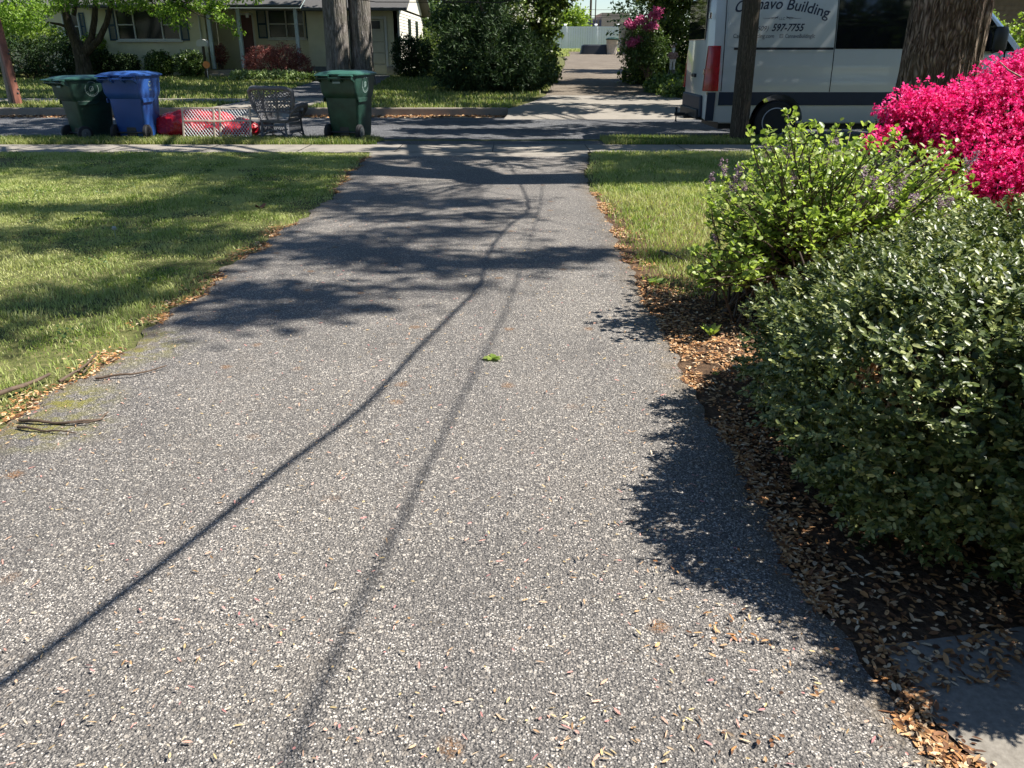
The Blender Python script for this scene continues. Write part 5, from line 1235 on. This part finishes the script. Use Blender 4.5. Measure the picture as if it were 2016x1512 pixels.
    for k, (py0, py1, lab) in enumerate(((14, 19, 'topmost distant power line across the sky gap'), (26, 30, 'middle distant power line across the sky gap'), (33, 31, 'lowest distant power line across the sky gap'))):
        a = P(1090, py0, 82); c_ = P(1260, py1, 82); b = MB(); b.tube([a, (a + c_) / 2 - Vector((0, 0, .12)), c_], .016, 5); tag(b.build('power_line', M['cable']), lab, 'cable', 'distant power lines above the fence')
back()
# near overhead lines crossing the top of the left gap
for k, (p0, p1, lab) in enumerate((((740, -4), (985, 6), 'upper power line passing in front of the dogwood'), ((740, 4), (985, 5), 'lower power line passing in front of the dogwood'))):
    a = P(*p0, 26); c_ = P(*p1, 26); d_ = (c_ - a); a2 = a - d_ * 2.5; c2 = c_ + d_ * 1.2; a2.z += 1.2; c2.z += 1.2
    b = MB(); b.tube([a2, a, (a + c_) / 2, c_, c2], .012, 5); tag(b.build('power_line', M['cable']), lab, 'cable', 'power lines in front of the dogwood')

# ------------------------------------------------------------------ garden statue
def statue():
    q = P(1323, 137, 28.6); root = empty('garden_statue', (q.x, 28.6, q.z), 0, 'small weathered bearded garden figure in faded jacket standing among the ivy', 'statue')
    def el(cx, cy, z, rx_, ry_, n=12): return [(cx + rx_ * math.cos(2 * math.pi * k / n), cy + ry_ * math.sin(2 * math.pi * k / n), z) for k in range(n)]
    b = MB(); b.lathe([(.13, -.35), (.12, -.02), (.14, 0)], 14); b.build('pedestal', M['bark2'], root)
    b = MB()
    for s in (-1, 1): b.loft([el(s * .05, -.03, 0, .035, .055), el(s * .05, 0, .03, .035, .04), el(s * .05, 0, .15, .038, .04), el(s * .045, 0, .30, .05, .055)])
    b.loft([el(0, 0, .27, .10, .07), el(0, 0, .33, .105, .075), el(0, 0, .42, .10, .07), el(0, 0, .5, .11, .065), el(0, 0, .53, .05, .045), el(0, 0, .56, .035, .035), el(0, -.01, .59, .05, .055), el(0, -.01, .63, .058, .062), el(0, 0, .68, .045, .05), el(0, .01, .70, .01, .01)])
    b.build('figure', M['stone'], root, 60)
    b = MB(); b.loft([el(0, 0, .31, .115, .085), el(0, 0, .42, .108, .078), el(0, 0, .51, .12, .072), el(0, 0, .535, .06, .05)])
    for s in (-1, 1): b.tube([(s * .11, 0, .50), (s * .15, -.02, .40), (s * .08, -.10, .36)], [.035, .032, .025], 8)
    b.build('jacket', M['jacket'], root, 60)
    b = MB(); b.loft([el(0, -.055, .62, .035, .02), el(0, -.07, .57, .035, .025), el(0, -.07, .50, .012, .01)]); b.build('beard', M['frame'], root, 60)
    b = MB(); b.loft([el(0, 0, .655, .07, .07), el(0, 0, .67, .065, .068), el(0, .01, .71, .045, .05), el(.01, .02, .75, .008, .01)]); b.build('cap', M['jacket'], root, 60)
statue()

# ------------------------------------------------------------------ the near shrubs
# clipped holly hedge, lower right
HB_ = [(2.12, 2.95, .40, .98, .88, .45), (1.50, 2.98, .31, .52, .68, .36), (2.5, 3.15, .42, 1.0, .8, .42), (1.50, 2.40, .42, .60, .56, .42), (1.95, 2.20, .46, .72, .50, .46), (1.62, 3.45, .26, .42, .40, .30), (1.88, 1.93, .50, .60, .47, .48), (2.25, 1.90, .53, .78, .46, .55)]
hd = empty('holly_hedge', (2.0, 3.0, 0), 0, 'wide rounded hedge of small glossy dark green leaves at the lower right', 'hedge')
def hedge():
    loc = np.array([2.0, 3.0, 0]); C, N = shell([tuple(np.array(b[:3]) - loc) + tuple(b[3:]) for b in HB_], 26000, .16, .05, .08, 6.0, 2.3)
    n3 = lambda p, s_, o: np.array([mnoise.noise(Vector((a * s_ + o, b_ * s_, c_ * s_))) for a, b_, c_ in p])
    C = C + N * (0.065 * n3(C, 5.5, 0) + .045 * n3(C, 12, 7))[:, None]
    per = 9; vv = fbm(C[:, 0], C[:, 1], 5.0) + fbm(C[:, 2] + C[:, 0], C[:, 1] * 1.1, 7.0, 3); kk = vv > -.50 + .25 * rng.random(len(C)); C, N = C[kk], N[kk]; n = len(C); ax = unit(N * .8 + rdir(n) * .75 + np.array([0, 0, .25])); ln = .03 + .035 * rng.random(n)
    t = np.tile(np.linspace(.1, 1.0, per), n); Cr = np.repeat(C, per, 0); Ar = np.repeat(ax, per, 0); Lr = np.repeat(ln, per)
    sgn = np.tile([1, -1, 1, -1, 1, -1, 1, -1, 1], n)[:, None]; s = unit(np.cross(Ar, rdir(len(Ar)) * .35 + np.array([0, 0, 1.0])))
    Pb = Cr + Ar * (t * Lr)[:, None]; A = unit(Ar * .7 + s * sgn * .9 + rdir(len(Ar)) * .3); Nn = unit(np.repeat(N, per, 0) * .6 + rdir(len(Ar)) * .45 + np.array([0, 0, .5]))
    v = np.clip(np.repeat(rng.random(n), per) * .55 + .45 * rng.random(len(Ar)), 0, 1)
    leaf_mesh('foliage', Pb, A, Nn, .014 + .013 * rng.random(len(Pb)), .009 + .005 * rng.random(len(Pb)), L_['hedge'], hd, 'oval', .1, v)
    # inner leaves packed so the hedge casts a solid shadow
    C2, N2 = shell([tuple(np.array(b[:3]) - loc) + tuple(np.array(b[3:]) * .87) for b in HB_], 60000, .3, .05, .05, 3.0, 2.3); A2 = rdir(len(C2))
    leaf_mesh('inner_foliage', C2, A2, rdir(len(C2)), .03, .022, L_['hedge'], hd)
    b = MB()
    for k in range(60):
        x, y = random.uniform(-.7, .9), random.uniform(-.8, .9); b.tube(limb_pts((x * .5, y * .5, 0), (x, y, .6), 5), taper(.014, .004, 5), 5)
    b.build('stems', M['twig'], hd, 60)
    # a few dead tan sprigs
    q = [tuple(P(px, py, 2.25) - Vector(loc)) for px, py in ((1700, 735), (1720, 755), (1755, 770), (1775, 800))]
    foliage('dead_sprig', [(a, b_, c, .05, .05, .03) for a, b_, c in q], 60, .022, .01, L_['litter'], hd, .9, 'oval', per=4)
hedge()
# lilac
def lilac():
    base = G(1530, 615); root = empty('lilac_bush', (base.x, base.y, 0), 0, 'loose yellow green lilac bush with faded mauve flower spikes behind the hedge', 'shrub')
    O = Vector((base.x, base.y, 0)); tips = []; b = MB()
    targets = []
    # silhouette seen in the photo: pixel, depth
    for _ in range(430):
        u = random.random(); px = 1385 + 545 * u; 
        topy = np.interp(px, [1380, 1420, 1470, 1560, 1640, 1740, 1830, 1900, 1935], [400, 330, 270, 232, 238, 262, 275, 290, 350]) + random.choice([random.uniform(-22, 5), random.uniform(5, 50), random.uniform(5, 50)])
        py = topy + random.random() ** 1.1 * np.interp(px, [1380, 1480, 1600, 1930], [150, 260, 250, 150]); D = base.y + random.uniform(-.35, 1.0) + (px - 1530) * .0006
        q = P(px, py, D)
        if q.z > .25: targets.append(q - O)
    for _ in range(110):
        px = random.uniform(1440, 1780); q = P(px, random.uniform(385, 500), base.y + random.uniform(-.45, .1)); targets.append(q - O)
    for _ in range(60):
        px = random.uniform(1355, 1500); py = random.uniform(490, 575); q = P(px, py, base.y + random.uniform(-.6, .2)); 
        if q.z > .12: targets.append(q - O)
    for tv in targets:
        s = Vector((random.gauss(.12, .16), random.gauss(0, .12), 0)); mid = s.lerp(tv, .45) + Vector((random.uniform(-.05, .05), 0, .12)); b.tube([s, s.lerp(mid, .5), mid, mid.lerp(tv, .6) + Vector((random.uniform(-.02, .02), 0, .02)), tv], [.009, .007, .0055, .004, .002], 5)
        tips.append((mid, tv))
    b.build('stems', M['twig'], root, 60)
    Pb, A = [], []
    for mid, tv in tips:
        d = tv - mid
        for k in range(9):
            t = .25 + .78 * k / 8; p0 = mid + d * min(t, 1) + Vector((0, 0, .02)); 
            for s in (-1, 1):
                a = random.uniform(0, 6.28); Pb.append(tuple(p0 + Vector((random.uniform(-.03, .03), random.uniform(-.03, .03), random.uniform(-.03, .03))))); A.append((math.cos(a), math.sin(a), .35 + random.uniform(-.3, .6)))
        for k in range(4): a = k * 1.57 + random.random(); Pb.append(tuple(tv)); A.append((math.cos(a) * .6, math.sin(a) * .6, 1.0))
    n = len(Pb); leaf_mesh('foliage', np.array(Pb), np.array(A), rdir(n) * .6 + np.array([0, 0, .8]), .026 + .020 * rng.random(n), .019 + .012 * rng.random(n), L_['lilac'], root, 'oval', .15)
    fl = []
    for px, py in ((1425, 328), (1402, 352), (1455, 335), (1448, 355), (1466, 370), (1440, 375), (1550, 300), (1560, 350), (1555, 410), (1645, 278), (1700, 340), (1720, 355), (1780, 355), (1770, 365), (1755, 400), (1800, 390), (1850, 400), (1870, 395), (1750, 370), (1545, 400), (1408, 470), (1520, 465), (1920, 310), (1905, 320), (1700, 400), (1690, 395)):
        fl.append((*(P(px, py, base.y - .25 + random.uniform(-.1, .2)) - O), .022, .022, .045))
    foliage('flower_spike', fl, 620, .011, .008, L_['lilac_flower'], root, .95, per=4)
lilac()
# azalea
def azalea():
    root = empty('azalea_bush', (4.3, 6.9, 0), 0, 'large azalea smothered in vivid magenta flowers below the oak', 'shrub'); O = Vector((4.3, 6.9, 0))
    bl = []
    for px, py, D, r in ((1782, 228, 6.6, .15), (1800, 220, 6.7, .26), (1850, 245, 6.7, .34), (1830, 205, 7.0, .22), (1900, 240, 6.7, .42), (1950, 300, 6.4, .42), (1990, 230, 6.7, .5), (1985, 340, 6.1, .3), (2050, 260, 6.6, .55), (1960, 190, 7.0, .3), (2010, 165, 7.0, .32), (2060, 160, 7.1, .42), (2120, 220, 6.8, .6), (1905, 205, 7.0, .26), (1745, 262, 6.4, .09), (1720, 282, 6.3, .09), (1945, 365, 6.0, .2), (2060, 370, 6.0, .3), (1650, 393, 5.9, .06), (1625, 432, 5.7, .07), (1700, 395, 5.9, .07), (1608, 440, 5.7, .06), (1645, 415, 5.8, .07)):
        q = P(px, py, D) - O; bl.append((q.x, q.y, q.z, r, r * .8, r * .62))
    foliage('flowers', bl, 13000, .024, .020, L_['azalea'], root, .5, per=8, lump=.38, spread=1.1, up=.5)
    foliage('foliage', [(b[0], b[1] + .1, b[2] - .07, b[3] * .9, b[4] * .9, b[5] * .9) for b in bl[:18]], 4200, .035, .014, L_['azalea_leaf'], root, .6, per=5)
    b = MB()
    for q in bl:
        for k in range(3): b.tube(limb_pts((random.uniform(-.1, .3), random.uniform(-.1, .1), 0), (q[0], q[1], q[2]), 6), taper(.02, .005, 6), 5)
    b.build('stems', M['twig'], root, 60)
    b = MB(); a = P(1968, 122, 6.5) - O; b.tube([a, P(1985, 138, 6.5) - O, P(2010, 152, 6.5) - O], [.004, .006, .008], 5); b.build('bare_twig', M['wood_pole2'], root)
azalea()
